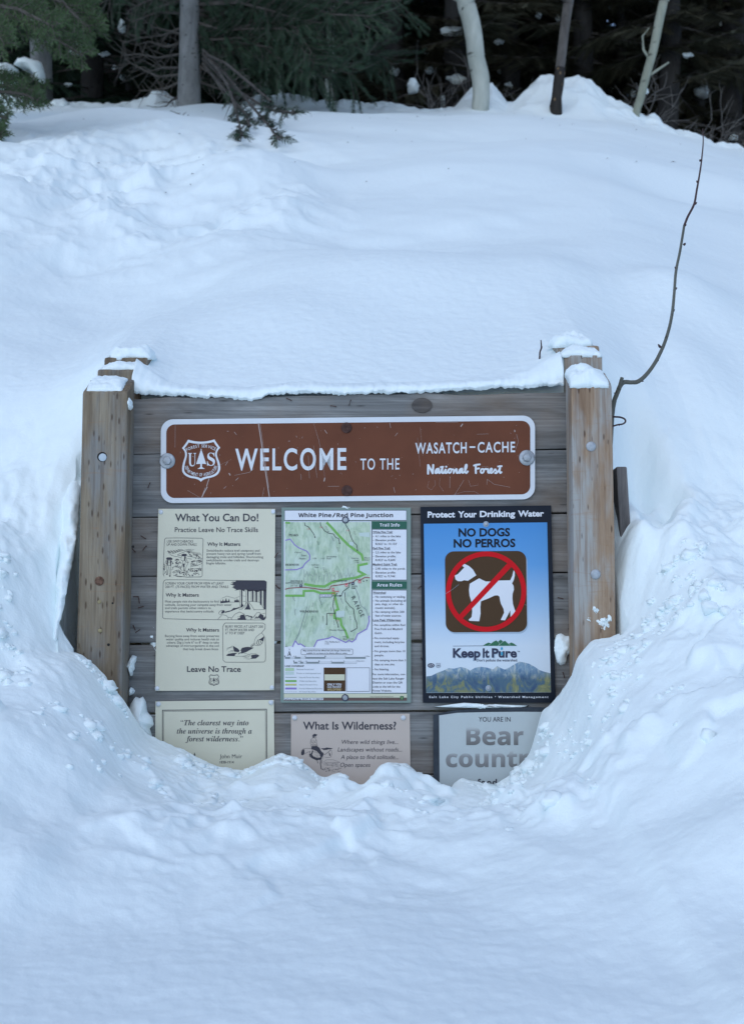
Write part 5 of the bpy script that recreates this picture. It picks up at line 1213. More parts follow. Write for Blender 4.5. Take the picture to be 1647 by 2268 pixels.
def clump(name, label, cat, outline, w0, depth, seed=0, group=None, place=None, rough=0.0022, mat=None, n=40, m=12):
    """lump of snow with the given star-shaped outline; stands out from the board (or from a point on a plane at depth Y)"""
    if place is None: pts = [board_uv(x, y, w0) for x, y in outline]
    else: pts = [((x - CX) / F_PX * place, (CY - y) / F_PX * place) for x, y in outline]
    # area centre
    cu = sum(p[0] for p in pts) / len(pts); cv = sum(p[1] for p in pts) / len(pts)
    def rad(th):
        best = 0
        d = (math.cos(th), math.sin(th))
        for (ax, ay), (bx, by) in zip(pts, pts[1:] + pts[:1]):
            ax, ay, bx, by = ax - cu, ay - cv, bx - cu, by - cv
            ex, ey = bx - ax, by - ay; den = d[0] * ey - d[1] * ex
            if abs(den) < 1e-12: continue
            t = (ax * ey - ay * ex) / den; s_ = (ax * d[1] - ay * d[0]) / den
            if t > 0 and -1e-6 <= s_ <= 1 + 1e-6: best = max(best, t)
        return best
    vs = []; fs = []
    ph0 = -0.35 if place is None else -math.pi / 2 * 0.97
    for j in range(m + 1):
        ph = ph0 + (math.pi / 2 - ph0) * j / m
        for i in range(n):
            th = 2 * math.pi * i / n; r = rad(th)
            p = Vector((r * math.cos(th) * math.cos(ph), -depth * math.sin(ph), r * math.sin(th) * math.cos(ph)))
            q = p * (0.55 / max(depth, .004)); s_ = Vector((seed, seed * 2.3, 0))
            amp = rough * (1 if j < m else 0.5)
            p += Vector((mnoise.noise(q * 2 + s_), mnoise.noise(q * 2 + s_ + Vector((7, 0, 0))), mnoise.noise(q * 2 + s_ + Vector((0, 7, 0))))) * amp * 1.6
            p += Vector((mnoise.noise(q * 6 + s_), mnoise.noise(q * 6 + s_ + Vector((7, 0, 0))), mnoise.noise(q * 6 + s_ + Vector((0, 7, 0))))) * amp * 0.8
            vs.append(p)
    for j in range(m):
        for i in range(n):
            i2 = (i + 1) % n; fs.append((j * n + i, j * n + i2, (j + 1) * n + i2, (j + 1) * n + i))
    fs.append(tuple(range(n - 1, -1, -1)))
    fs.append(tuple(m * n + i for i in range(n)))
    o = mesh_obj(name, vs, fs, mat or M_SNOW, None, True)
    if place is None: put_on_board(o, cu, cv, w0)
    else: o.location = (cu, place, cv + EYE)
    tag(o, label, cat, group)
    return o
GS = 'snow clumps stuck to the board'
ck = lambda label, outl, w0, dep, sd: clump('snow_clump', label, 'snow clump', outl, w0, dep, sd, GS)
ck('large crumbly snow clump at the foot of the left post', [(288, 1560), (300, 1541), (312, 1546), (320, 1540), (326, 1560), (323, 1574), (336, 1590), (340, 1606), (330, 1616), (338, 1630), (328, 1642), (312, 1652), (292, 1640), (282, 1600)], 0.012, 0.05, 1)
ck('small two-lobed snow lump halfway down beside the left post', [(278, 1478), (290, 1462), (294, 1452), (306, 1456), (300, 1470), (300, 1480), (294, 1488), (295, 1498), (288, 1497), (287, 1486)], 0.0, 0.035, 2)
ck('tiny snow bit between the left post and the quotation sign', [(286, 1530), (290, 1520), (300, 1530), (296, 1538), (288, 1541)], 0.0, 0.02, 3)
ck('snow wedge behind the left edge of the cream poster', [(350, 1348), (340, 1360), (332, 1385), (327, 1405), (334, 1425), (344, 1458), (352, 1470), (356, 1400)], -0.012, 0.0125, 4)
ck('snow packed between the cream poster and the map sign', [(600, 1345), (612, 1340), (620, 1352), (622, 1375), (615, 1392), (619, 1410), (612, 1432), (600, 1440), (595, 1390)], -0.012, 0.0125, 5)
ck('snow packed between the blue dog sign and the right post', [(1226, 1436), (1228, 1410), (1240, 1403), (1250, 1408), (1262, 1408), (1263, 1440), (1256, 1452), (1252, 1470), (1240, 1474), (1230, 1466)], 0.0, 0.018, 6)
ck('powder patch dusted on the face of the right post', [(1318, 1374), (1330, 1368), (1342, 1366), (1352, 1352), (1354, 1372), (1348, 1392), (1338, 1398), (1326, 1388)], 0.091, 0.005, 7)
ck('small powder spot above the patch on the right post', [(1308, 1346), (1316, 1342), (1326, 1352), (1328, 1360), (1316, 1358)], 0.091, 0.005, 8)
ck('snow speck at the left of the powder patch on the right post', [(1297, 1372), (1303, 1365), (1308, 1374), (1300, 1377)], 0.091, 0.004, 9)
ck('small snow bit caught on the inner edge of the left post', [(283, 893), (287, 880), (293, 886), (291, 904), (285, 908)], 0.074, 0.02, 10)
ck('small snow bead above the map sign title', [(754, 1126), (760, 1121), (770, 1122), (776, 1127), (765, 1129)], 0.0, 0.006, 11)
ck('frost crumbs along the top edge of the bear sign', [(955, 1566), (985, 1560), (1040, 1557), (1075, 1561), (1120, 1560), (1200, 1568), (1195, 1574), (1120, 1566), (1075, 1569), (1030, 1566), (980, 1570)], 0.006, 0.008, 12)

# ------------------------------------------------------------------ bare sapling leaning out beside the right post, and twigs
def shoot(parent, name, mat, pts_px, Y, rads, n=9, depth=None):
    pts = []
    for i, (x, y) in enumerate(pts_px):
        p = at(x, y, Y + (depth[i] if depth else 0)); pts.append(p - parent.location)
    # smooth path
    q = [pts[0]]; rr = [rads[0]]
    for i in range(len(pts) - 1):
        p0 = pts[max(i - 1, 0)]; p1 = pts[i]; p2 = pts[i + 1]; p3 = pts[min(i + 2, len(pts) - 1)]
        for k_ in range(1, 6):
            t = k_ / 5
            q.append(0.5 * ((2 * p1) + (p2 - p0) * t + (2 * p0 - 5 * p1 + 4 * p2 - p3) * t * t + (3 * p1 - p0 - 3 * p2 + p3) * t ** 3)); rr.append(rads[i] + (rads[i + 1] - rads[i]) * t)
    m = MB(); m.tube(q, rr, n)
    return m.build(name, mat, parent, True)
YS = 3.36
sap = empty('sapling', at(1354, 930, YS)); tag(sap, 'tall bare sapling shoot curving up beside the right post', 'sapling')
stem_px = [(1338, 1120), (1345, 1050), (1350, 990), (1356, 905), (1366, 870), (1378, 848), (1398, 847), (1412, 845), (1430, 830), (1451, 801), (1468, 766), (1480, 730), (1488, 690), (1492, 650), (1496, 600), (1505, 555), (1514, 500)]
stem_r = [6.2, 6.0, 5.8, 5.4, 5.2, 5.2, 4.8, 5.0, 4.5, 4.2, 3.9, 3.6, 3.4, 3.2, 3.1, 2.9, 2.7]
px = YS / F_PX
shoot(sap, 'stem', M_SAPBARK, stem_px, YS, [r * px for r in stem_r])
shoot(sap, 'shoot_tip', M_SAPTIP, [(1514, 500), (1522, 480), (1536, 452), (1542, 420), (1549, 380), (1553, 350), (1556, 315), (1555, 285)], YS, [r * px for r in (2.7, 2.6, 2.4, 2.2, 1.9, 1.6, 1.3, 0.8)])
shoot(sap, 'broken_stub', M_SAPBARK, [(1370, 862), (1374, 846), (1377, 836)], YS - 0.004, [4.6 * px, 4.2 * px, 4.0 * px])
for x, y, dx, dy in ((1417, 842, 7, 3), (1453, 799, 5, -2), (1462, 770, -6, -8), (1488, 690, 5, -5), (1494, 640, 4, -3), (1498, 596, -5, -5), (1513, 543, 4, -5), (1518, 500, -5, -4), (1537, 452, 5, -4), (1551, 357, -3, -4), (1364, 873, -5, -3), (1545, 404, -4, -4)):
    m = MB(); p = at(x, y, YS) - sap.location; q = at(x + dx, y + dy, YS) - sap.location
    m.tube([p, p.lerp(q, .5), q], [2.6 * px, 2.9 * px, 0.7 * px], 7); m.build('bud', M_SAPTIP, sap, True)
lt = empty('looped_twig', at(1352, 944, YS)); tag(lt, 'small dark twig bent in a loop at the right post edge', 'twig')
shoot(lt, 'stem', M_SAPTIP, [(1345, 920), (1358, 923), (1372, 924), (1382, 928), (1384, 934), (1378, 939), (1366, 941), (1350, 946)], YS - 0.03, [2.2 * px, 2.0 * px, 2.0 * px, 1.9 * px, 1.9 * px, 1.7 * px, 1.8 * px, 1.8 * px])
for x, y, dx, dy in ((1370, 939, 0, 5), (1357, 923, -2, 3)):
    m = MB(); p = at(x, y, YS - .03) - lt.location; q = at(x + dx, y + dy, YS - .03) - lt.location
    m.tube([p, q], [1.6 * px, .5 * px], 6); m.build('bud', M_SAPTIP, lt)
_yy = np.arange(3.3, 6, 0.01); _zz = terrain((1194 - CX) / F_PX * _yy, _yy)
YT = float(_yy[np.nonzero(_zz > (CY - 797) / F_PX * _yy)[0][:1]][0]) if np.any(_zz > (CY - 797) / F_PX * _yy) else 3.75
tw = empty('upright_twig', at(1195, 790, YT)); tag(tw, 'short upright twig poking from the snow left of the right posts', 'twig')
shoot(tw, 'stem', M_SAPTIP, [(1194, 800), (1195, 780), (1198, 770), (1197, 753)], YT, [2.0 * px, 1.9 * px, 1.8 * px, 1.1 * px])
m = MB(); m.tube([at(1198, 772, YT) - tw.location, at(1200, 767, YT) - tw.location], [1.8 * px, .8 * px], 6); m.build('bud', M_SAPTIP, tw)

# loose snow clods and crumbs scattered round the scooped rim
rc = random.Random(21)
m = MB()
_ico = bmesh.new(); bmesh.ops.create_icosphere(_ico, subdivisions=2, radius=1)
_iv = [p.co.copy() for p in _ico.verts]; _if = [tuple(q.index for q in f.verts) for f in _ico.faces]; _ico.free()
def clod(x, y, z, r, sd):
    s_ = Vector((sd * 1.7, sd * .9, 0)); k_ = (rc.uniform(.8, 1.4), rc.uniform(.8, 1.3), rc.uniform(.55, .95))
    out = []
    for p in _iv:
        f_ = 1 + 0.62 * mnoise.noise(p * 1.4 + s_) + 0.40 * mnoise.noise(p * 2.9 + s_)
        out.append(Vector((x + p.x * f_ * r * k_[0], y + p.y * f_ * r * k_[1], z + p.z * f_ * r * k_[2])))
    m.add(out, _if)
NX_, pts_ = 1900, []
for j in range(NX_):
    X = rc.uniform(-0.95, 0.9); dd_ = abs(rc.gauss(0.03, 0.20)) + 0.02
    xc_ = CX + F_PX * X / 3.09
    zc_ = (CY - np.interp(xc_, _xs, _crest_d)) / F_PX * 3.07
    inm = 345 < xc_ < 1215
    Yc_ = 3.2 + zc_ * TL - (0.05 if inm else 0.125)
    r = min(0.022, 0.0025 + abs(rc.gauss(0, 0.0042)) + (0.010 if rc.random() < 0.07 else 0))
    if pnoise(X / 0.16, dd_ / 0.2, 5) < 0.02: continue
    pts_.append((X, Yc_ - dd_ - r * (0.6 if dd_ < 0.05 else 0), r))
zz_ = terrain(np.array([p[0] for p in pts_]), np.array([p[1] for p in pts_]))
for j, ((X, Y, r), z_) in enumerate(zip(pts_, zz_)):
    if z_ > -0.75: clod(X, Y, z_ + EYE - r * 0.25, r, j)
o = m.build('loose_snow_clods', M_SNOW, None, True); tag(o, kind='stuff')
# needles and bark bits blown onto the upper slope
m = MB()
for j in range(80):
    Y = rc.uniform(6.5, 14.8); X = rc.uniform(-.27, .27) * Y
    if rc.random() < .5: X = rc.gauss(-1.6, .9) * Y / 13
    z_ = ground_z(X, Y); a = rc.uniform(0, 3.14); L = rc.uniform(.006, .022); w = rc.uniform(.002, .004)
    dx, dy = math.cos(a) * L, math.sin(a) * L
    m.add([Vector((X - dx, Y - dy, z_ + .004)), Vector((X + dy * w / L, Y - dx * w / L, z_ + .009)), Vector((X + dx, Y + dy, z_ + .008)), Vector((X - dy * w / L, Y + dx * w / L, z_ + .012))], [(0, 1, 2, 3)])
o = m.build('needle_litter', M_TWIG, None); tag(o, kind='stuff')
# ------------------------------------------------------------------ trees
def spray(mb, p, d, up, L, wdt, rnd, n=5):
    """flat needle spray: a jagged feather of slim triangles either side of a twig"""
    side = d.cross(up)
    if side.length < 1e-4: side = d.cross(Vector((1, 0, 0)))
    side.normalize()
    for i in range(n):
        t = (i + 0.3) / n
        c = p + d * (L * t)
        for s in (-1, 1):
            tip = c + d * (L * 0.42) + side * s * wdt * (1 - 0.55 * t) * rnd.uniform(.7, 1.2) + up * rnd.uniform(-.25, .15) * wdt
            k0 = len(mb.v)
            mb.v += [c - d * L * 0.06, c + d * L * 0.13, tip]; mb.f.append((k0, k0 + 1, k0 + 2))

def conifer_data(seed, H, r0, z_live, reach, n_whorl, dense=1.3, dead_amt=1.0):
    rnd = random.Random(seed)
    tr = MB(); lv = MB(); dd = MB()
    n = 14
    pts = [Vector((0.03 * math.sin(i * 1.3 + seed), 0.03 * math.cos(i * 1.7 + seed), -1.2 + (H + 1.2) * i / n)) for i in range(n + 1)]
    tr.tube(pts, [r0 * (1 - 0.93 * max(0, p.z) / H) * (1.0 + (0.10 if p.z < 0.2 else 0)) + 0.004 for p in pts], 12)
    z = 0.35
    while z < H * 0.985:
        frac = z / H
        for b in range(rnd.randint(4, 6)):
            az = rnd.uniform(0, 2 * math.pi); zz = z + rnd.uniform(-.12, .12)
            Lb = (reach * (1 - frac) ** 0.75 + 0.25) * rnd.uniform(.7, 1.12)
            out = Vector((math.cos(az), math.sin(az), 0))
            live = zz > z_live + rnd.uniform(-.5, .5)
            droop = rnd.uniform(0.18, 0.5) if frac < 0.7 else rnd.uniform(-.5, .1)
            bp = []
            for i in range(7):
                t = i / 6; bp.append(out * (Lb * t) + Vector((0, 0, zz - droop * Lb * (t ** 1.3) + 0.10 * Lb * t ** 3 * (1 if live else 0))))
            if live or rnd.random() < dead_amt:
                dd.tube(bp, [(0.013 if live else 0.0075) * (1 - 0.85 * i / 6) + 0.002 for i in range(7)], 4, False)
            if live:
                nt = int((17 if frac < .55 else 7) * dense * max(.6, Lb / reach * 1.3))
                for k_ in range(nt):
                    t = 0.16 + 0.84 * (k_ + rnd.random() * .6) / nt
                    i = min(5, int(t * 6)); p = bp[i].lerp(bp[i + 1], t * 6 - i); ax = (bp[i + 1] - bp[i]).normalized()
                    for s in (-1, 1):
                        sd = ax.cross(Vector((0, 0, 1))) * s
                        d = (ax * rnd.uniform(.45, .9) + sd * rnd.uniform(.6, 1.0) + Vector((0, 0, rnd.uniform(-.5, .05)))).normalized()
                        spray(lv, p, d, Vector((rnd.uniform(-.4, .4), rnd.uniform(-.4, .4), 1)).normalized(), (0.13 + 0.26 * Lb / reach * (1 - t * .6)) * rnd.uniform(.7, 1.25), 0.065, rnd, 6)
                spray(lv, bp[5], (bp[6] - bp[5]).normalized(), Vector((0, 0, 1)), .35, .10, rnd, 6)
            elif rnd.random() < dead_amt:
                for k_ in range(rnd.randint(8, 14)):
                    t = rnd.uniform(.25, 1); i = min(5, int(t * 6)); p = bp[i].lerp(bp[i + 1], t * 6 - i); ax = (bp[i + 1] - bp[i]).normalized()
                    d = (ax + ax.cross(Vector((0, 0, 1))) * rnd.choice((-1, 1)) * rnd.uniform(.5, 1.3) + Vector((0, 0, rnd.uniform(-.7, .3)))).normalized()
                    q = p + d * rnd.uniform(.2, .7); dd.tube([p, p.lerp(q, .5) + Vector((0, 0, rnd.uniform(-.05, .05))), q], [0.0045, 0.0035, 0.0015], 3, False)
        z += (H - z_live) / n_whorl * rnd.uniform(.8, 1.2)
    return tr, lv, dd

def make_tree(seed, loc, label, group=None, name='fir_tree', needle=None, bark=None, **kw):
    tr, lv, dd = conifer_data(seed, **kw)
    t = empty(name, loc); tag(t, label, 'tree', group)
    tr.build('trunk', bark or M_BARK_FIR, t, True); lv.build('crown', needle or M_NEEDLE, t); dd.build('branches', M_TWIG, t)
    return t
def dup(src, loc, rz, sc, label, group, needle=None):
    c = src.copy(); COL.objects.link(c); c.location = loc; c.rotation_euler = (0, 0, rz); c.scale = (sc, sc, sc)
    c['label'] = label; c['group'] = group
    for ch in src.children:
        k_ = ch.copy(); COL.objects.link(k_); k_.parent = c
    return c
def on_ground(xd, Y, dz=0.0):
    X = (xd - CX) / F_PX * Y
    return Vector((X, Y, ground_z(X, Y) + dz))

def upper_crown(lv, tw_, z0, z1, reach, seed, step=.42):
    r_ = random.Random(seed); z = z0
    while z < z1:
        f = (z - z0) / (z1 - z0)
        for b_ in range(6):
            az = r_.uniform(0, 6.283); Lb = (reach * (1 - f) + .3) * r_.uniform(.8, 1.1); o_ = Vector((math.cos(az), math.sin(az), 0))
            bp = [o_ * (Lb * i / 5) + Vector((0, 0, z - .32 * Lb * (i / 5) ** 1.3)) for i in range(6)]
            tw_.tube(bp, [.016 * (1 - .8 * i / 5) + .002 for i in range(6)], 4, False)
            for k_ in range(int(30 * Lb / reach) + 6):
                t = r_.uniform(.1, .99); i = min(4, int(t * 5)); p = bp[i].lerp(bp[i + 1], t * 5 - i); ax = (bp[i + 1] - bp[i]).normalized()
                d = (ax * r_.uniform(.3, .9) + ax.cross(Vector((0, 0, 1))) * r_.choice((-1, 1)) * r_.uniform(.5, 1) + Vector((0, 0, r_.uniform(-.4, .1)))).normalized()
                spray(lv, p, d, Vector((r_.uniform(-.3, .3), r_.uniform(-.3, .3), 1)).normalized(), r_.uniform(.2, .42), .075, r_, 7)
        z += step
# -- the fir whose grey trunk stands at the lip of the slope
P0 = at(418, 245, 14.9)
fir = empty('fir_tree', P0 - Vector((0, 0, 0.35))); tag(fir, 'fir with a straight bare grey trunk at the top of the slope', 'tree')
rnd = random.Random(11)
m = MB()
zs = np.linspace(-0.6, 11, 16)
m.tube([Vector((0.012 * math.sin(z_), 0, z_)) for z_ in zs], [0.118 * (1 - 0.075 * max(0, z_)) + (0.018 if z_ < .4 else 0) for z_ in zs], 16)
m.build('trunk', M_BARK_FIR, fir, True)
tw_ = MB(); lv = MB()
base0 = fir.location.copy()
def limb(px_pts, r0, Y=14.9, dY=0.0, live=False, sub=6, nl=(0.16, 0.3), fine=0.055, lively=1.0, wide=1.0):
    pts = [at(x, y, Y + dY * i / max(1, len(px_pts) - 1)) - base0 for i, (x, y) in enumerate(px_pts)]
    tw_.tube(pts, [r0 * (1 - .8 * i / (len(pts) - 1)) + .002 for i in range(len(pts))], 5, False)
    for i in range(len(pts) - 1):
        ax = (pts[i + 1] - pts[i])
        for k_ in range(sub):
            p = pts[i] + ax * rnd.random(); a = ax.normalized()
            sgn = rnd.choice((-1, 1))
            sd = Vector((-a.z, rnd.uniform(-.8, .8), a.x)) * sgn
            d = (a * rnd.uniform(.4, 1.0) + sd * rnd.uniform(.4, 1.1)).normalized()
            L = rnd.uniform(*nl)
            q = p + d * L
            tw_.tube([p, p.lerp(q, .5) + Vector((rnd.uniform(-.02, .02), 0, rnd.uniform(-.03, .03))), q], [.0045, .0035, .0016], 3, False)
            if live and rnd.random() < lively:
                ng = max(2, int(L / .055))
                for g in range(ng):
                    upv = Vector((rnd.uniform(-.3, .3), rnd.uniform(-1, 1), rnd.uniform(.2, 1))).normalized()
                    dd_ = (d + Vector((rnd.uniform(-.5, .5), rnd.uniform(-.5, .5), rnd.uniform(-.6, .3)))).normalized() if g % 2 else d
                    spray(lv, p.lerp(q, g / ng), dd_, upv, .085, fine * .62, rnd, 4)
# dead twigs to both sides of the trunk
for pts in ([(400, 62), (360, 78), (310, 84), (272, 96)], [(400, 95), (370, 104), (330, 92), (300, 100)], [(398, 150), (360, 150), (325, 160)], [(398, 182), (370, 195), (340, 200), (308, 201)], [(400, 30), (350, 26), (290, 50)], [(398, 120), (350, 128), (310, 120), (270, 122)], [(400, 165), (350, 170), (300, 145), (275, 130)], [(398, 75), (340, 60), (300, 30)], [(440, 180), (480, 195), (520, 205), (560, 210)], [(440, 145), (470, 165), (500, 215), (520, 260)], [(440, 110), (480, 120), (530, 160)], [(398, 215), (380, 222), (368, 236)]):
    limb(pts, .014, dY=rnd.uniform(-.5, .3), sub=5, nl=(.12, .35))
# live boughs sweeping to the right
for pts, dY in (([(435, 20), (520, 40), (620, 70), (720, 110)], -.6), ([(435, 60), (500, 75), (580, 92), (660, 120), (700, 150)], -.9), ([(438, 90), (480, 100), (560, 130), (640, 175), (700, 190)], -1.0), ([(435, -20), (540, 0), (660, 30), (760, 50), (840, 60)], -.3), ([(435, -60), (540, -40), (640, -10), (740, 20)], .3), ([(435, 40), (490, 60), (530, 90), (590, 100), (640, 110)], .5), ([(438, 100), (500, 118), (580, 150), (650, 175), (770, 180)], -.2), ([(435, 0), (560, 60), (660, 90), (780, 150), (820, 160)], .8), ([(435, -40), (600, 20), (720, 60), (800, 95)], -.8), ([(435, 30), (520, 70), (600, 120), (660, 150)], .2)):
    for jj in range(2):
        q = [(x + rnd.uniform(-14, 14) * i, y - (34 if x > 500 else 10) + rnd.uniform(-9, 7) * i) for i, (x, y) in enumerate(pts)]
        limb(q, .018, dY=dY + rnd.uniform(-.3, .3), live=True, sub=17, nl=(.22, .50), fine=.06, wide=1.2)
for pts, dY in (([(435, -30), (380, -20), (320, 5), (290, 20)], -.3), ([(435, -70), (360, -50), (270, -20), (220, 10)], .2), ([(400, 0), (340, 20), (300, 40)], .5)):
    limb(pts, .016, dY=dY, live=True, sub=14, nl=(.2, .4), fine=.06, lively=.7)
# the bough that hangs forward and down to the snow
for pts, y1_, in (([(450, 120), (480, 150), (505, 190), (522, 240), (530, 275), (536, 300)], 8.8), ([(450, 110), (500, 165), (545, 220), (575, 255), (598, 282), (620, 310)], 8.7), ([(450, 130), (510, 190), (570, 228), (610, 246), (655, 250)], 10.0), ([(450, 140), (490, 190), (520, 225), (545, 255), (553, 280)], 9.2), ([(450, 118), (500, 140), (560, 190), (600, 225)], 10.8)):
    n_ = len(pts)
    for i in range(n_ - 1):
        ya, yb = 14.6 + (y1_ - 14.6) * i / (n_ - 1), 14.6 + (y1_ - 14.6) * (i + 1) / (n_ - 1)
        lo = i >= n_ - 3
        a_, b_ = at(*pts[i], ya) - base0, at(*pts[i + 1], yb) - base0
        tw_.tube([a_, b_], [.017 - .0022 * i, .0148 - .0022 * i], 6, False)
        limb([pts[i], pts[i + 1]], .006, Y=ya, dY=yb - ya, live=i >= 2, sub=20 if lo else 8, nl=(.06, .15) if lo else (.1, .25), fine=.050, lively=.8 if lo else .45)
upper_crown(lv, tw_, 2.6, 10.8, 2.9, 5)
lv.build('crown', M_NEEDLE, fir); tw_.build('branches', M_TWIG, fir)
# small tangle of twigs at its foot
bt = empty('twig_tangle', at(395, 268, 12.2)); tag(bt, 'little tangle of bare twigs lying on the snow below the fir trunk', 'twig')
m = MB()
for j in range(16):
    p = Vector((rnd.uniform(-.12, .12), rnd.uniform(-.05, .05), 0)); q = p + Vector((rnd.uniform(-.25, .22), rnd.uniform(-.06, .06), rnd.uniform(-.09, .12)))
    m.tube([p, p.lerp(q, .5) + Vector((0, 0, rnd.uniform(-.02, .03))), q], [.006, .005, .002], 4)
m.build('twigs', M_TWIG, bt)

# -- near fir whose boughs reach in from the left
nf = empty('fir_tree', Vector((-4.15, 10.6, ground_z(-4.15, 10.6) - .3))); tag(nf, 'green fir reaching in from the left edge with needle-covered boughs', 'tree')
base0 = nf.location.copy()
m = MB(); m.tube([Vector((0, 0, z_)) for z_ in np.linspace(-.5, 8, 10)], [.16 * (1 - z_ / 9.2) + .01 for z_ in np.linspace(0, 8, 10)], 14); m.build('trunk', M_BARK_FIR, nf, True)
tw_ = MB(); lv = MB()
def needled(p, q, mb, rnd, nl=.036, dens=210):
    ax = (q - p); L = ax.length; a = ax.normalized()
    s1 = a.cross(Vector((0, .3, 1))).normalized(); s2 = a.cross(s1)
    for k_ in range(int(L * dens)):
        c = p + ax * rnd.random(); th = rnd.uniform(0, 6.28)
        d = (s1 * math.cos(th) * 1.15 + s2 * math.sin(th) * .55 + a * rnd.uniform(.35, .8)).normalized()
        t = c + d * nl * rnd.uniform(.75, 1.2); n_ = d.cross(Vector((.2, 1, .1))).normalized() * .0026
        k0 = len(mb.v); mb.v += [c - n_, c + n_, t]; mb.f.append((k0, k0 + 1, k0 + 2))
def near_bough(px_pts, Y, dY, subs, rl):
    pts = [at(x, y, Y + dY * i / (len(px_pts) - 1)) - base0 for i, (x, y) in enumerate(px_pts)]
    pts = [Vector((0, 0, pts[0].z + .25))] + pts
    tw_.tube(pts, [.02 * (1 - .8 * i / (len(pts) - 1)) + .002 for i in range(len(pts))], 6, False)
    for i in range(1, len(pts) - 1):
        ax = pts[i + 1] - pts[i]; a = ax.normalized()
        needled(pts[i], pts[i + 1], lv, rnd, .032, 350)
        for k_ in range(subs):
            t = (k_ + rnd.random() * .5) / subs; p = pts[i] + ax * t
            for s in (-1, 1):
                d = (a * rnd.uniform(.6, .9) + Vector((-a.z, rnd.uniform(-.7, .5), a.x)) * s * rnd.uniform(.5, .85)).normalized()
                L = rnd.uniform(*rl) * (1.0 - .35 * t if i == len(pts) - 2 else 1)
                q = p + d * L + Vector((0, 0, -.03 * L)); tw_.tube([p, q], [.004, .002], 4, False)
                needled(p, q, lv, rnd)
                for e_ in range(2):
                    p2 = p.lerp(q, .35 + .3 * e_); d2 = (d * .8 + Vector((-d.z, rnd.uniform(-.4, .4), d.x)) * rnd.choice((-1, 1)) * .6).normalized(); q2 = p2 + d2 * L * .5
                    tw_.tube([p2, q2], [.003, .0015], 3, False); needled(p2, q2, lv, rnd)
for pts, dY in (([(-140, -60), (-40, 10), (60, 50), (130, 90), (186, 124)], -.3), ([(-120, -110), (0, -60), (100, -20), (170, 30), (210, 78)], .2), ([(-140, 0), (-60, 40), (-10, 70), (12, 100)], -.6), ([(-120, -140), (20, -80), (120, -40), (190, 0)], .5), ([(-120, -60), (-20, -20), (60, 10), (120, 45), (150, 75)], .1), ([(-100, -160), (60, -90), (160, -60), (210, -30)], .0), ([(-130, -20), (-30, 10), (40, 20), (90, 45), (120, 60)], -.5), ([(-60, -80), (40, -30), (140, 5), (180, 48), (200, 60)], -.1)):
    near_bough(pts, 9.0, dY, 6, (.09, .20))
for pts, dY in (([(-160, 190), (-80, 195), (-10, 202), (50, 208), (88, 222)], -.3), ([(-160, 160), (-60, 180), (10, 190), (60, 196), (96, 204)], .1), ([(-120, 220), (-60, 245), (-20, 252), (18, 262)], -.4), ([(-140, 250), (-60, 285), (-20, 296), (6, 304)], -.4), ([(-150, 150), (-60, 165), (0, 172), (30, 182)], .3)):
    near_bough(pts, 9.0, dY, 5, (.07, .15))
upper_crown(lv, tw_, 2.9, 8.0, 2.6, 6)
lv.build('crown', M_NEEDLE_NEAR, nf); tw_.build('branches', M_TWIG, nf)

# -- deciduous trunks on the lip
def trunk_tree(name, label, segs, Y, bark, wpx, extra=(), tip=9.0, cat='tree', group=None, foot=None):
    b = at(segs[0][0], segs[0][1], Y); t = empty(name, b - Vector((0, 0, .45))); tag(t, label, cat, group)
    pts = [at(x, y, Y) - t.location for x, y in segs]; rr = [w / 2 / F_PX * Y for w in wpx]
    d = (pts[-1] - pts[-2]).normalized(); d = (d + Vector((0, 0, .6))).normalized()
    pts = [pts[0] - Vector((0, 0, .45))] + pts; rr = [rr[0] * 1.05] + rr
    for k_ in range(1, 6): pts.append(pts[-1] + d * (tip / 5)); rr.append(max(.012, rr[-1] * .78))
    q, r2 = [pts[0]], [rr[0]]
    for i in range(len(pts) - 1):
        p0 = pts[max(i - 1, 0)]; p1 = pts[i]; p2 = pts[i + 1]; p3 = pts[min(i + 2, len(pts) - 1)]
        for k_ in range(1, 5):
            s = k_ / 4; q.append(0.5 * ((2 * p1) + (p2 - p0) * s + (2 * p0 - 5 * p1 + 4 * p2 - p3) * s * s + (3 * p1 - p0 - 3 * p2 + p3) * s ** 3)); r2.append(rr[i] + (rr[i + 1] - rr[i]) * s)
    m = MB(); m.tube(q, r2, 16); m.build('trunk', bark, t, True)
    for k_ in range(5):
        i = rnd.randint(len(q) // 2, len(q) - 2); p = q[i]; a = rnd.uniform(0, 6.28); e = p + Vector((math.cos(a), math.sin(a), rnd.uniform(.5, 1.2))) * rnd.uniform(.6, 1.5)
        m = MB(); m.tube([p, p.lerp(e, .5) + Vector((0, 0, -.06)), e], [.02, .013, .004], 5); m.build('limb', bark, t, True)
    for ex in extra:
        m = MB(); m.tube([at(x, y, Y) - t.location for x, y in ex], [.016 * (1 - .6 * i / len(ex)) for i in range(len(ex))], 6); m.build('limb', bark, t, True)
    if foot:
        m = MB(); f = [at(x, y, Y - .02) - t.location for x, y, w in foot]; m.tube(f, [w / 2 / F_PX * Y for x, y, w in foot], 14); m.build('charred_foot', M_CHAR, t, True)
    return t
trunk_tree('aspen_tree', 'thick pale aspen trunk bending in a small snow mound at the lip', [(1063, 244), (1065, 210), (1063, 170), (1054, 130), (1050, 90), (1043, 50), (1034, 15), (1028, -20)], 15.0, M_BARK_ASPEN, [38, 38, 40, 39, 39, 40, 40, 40])
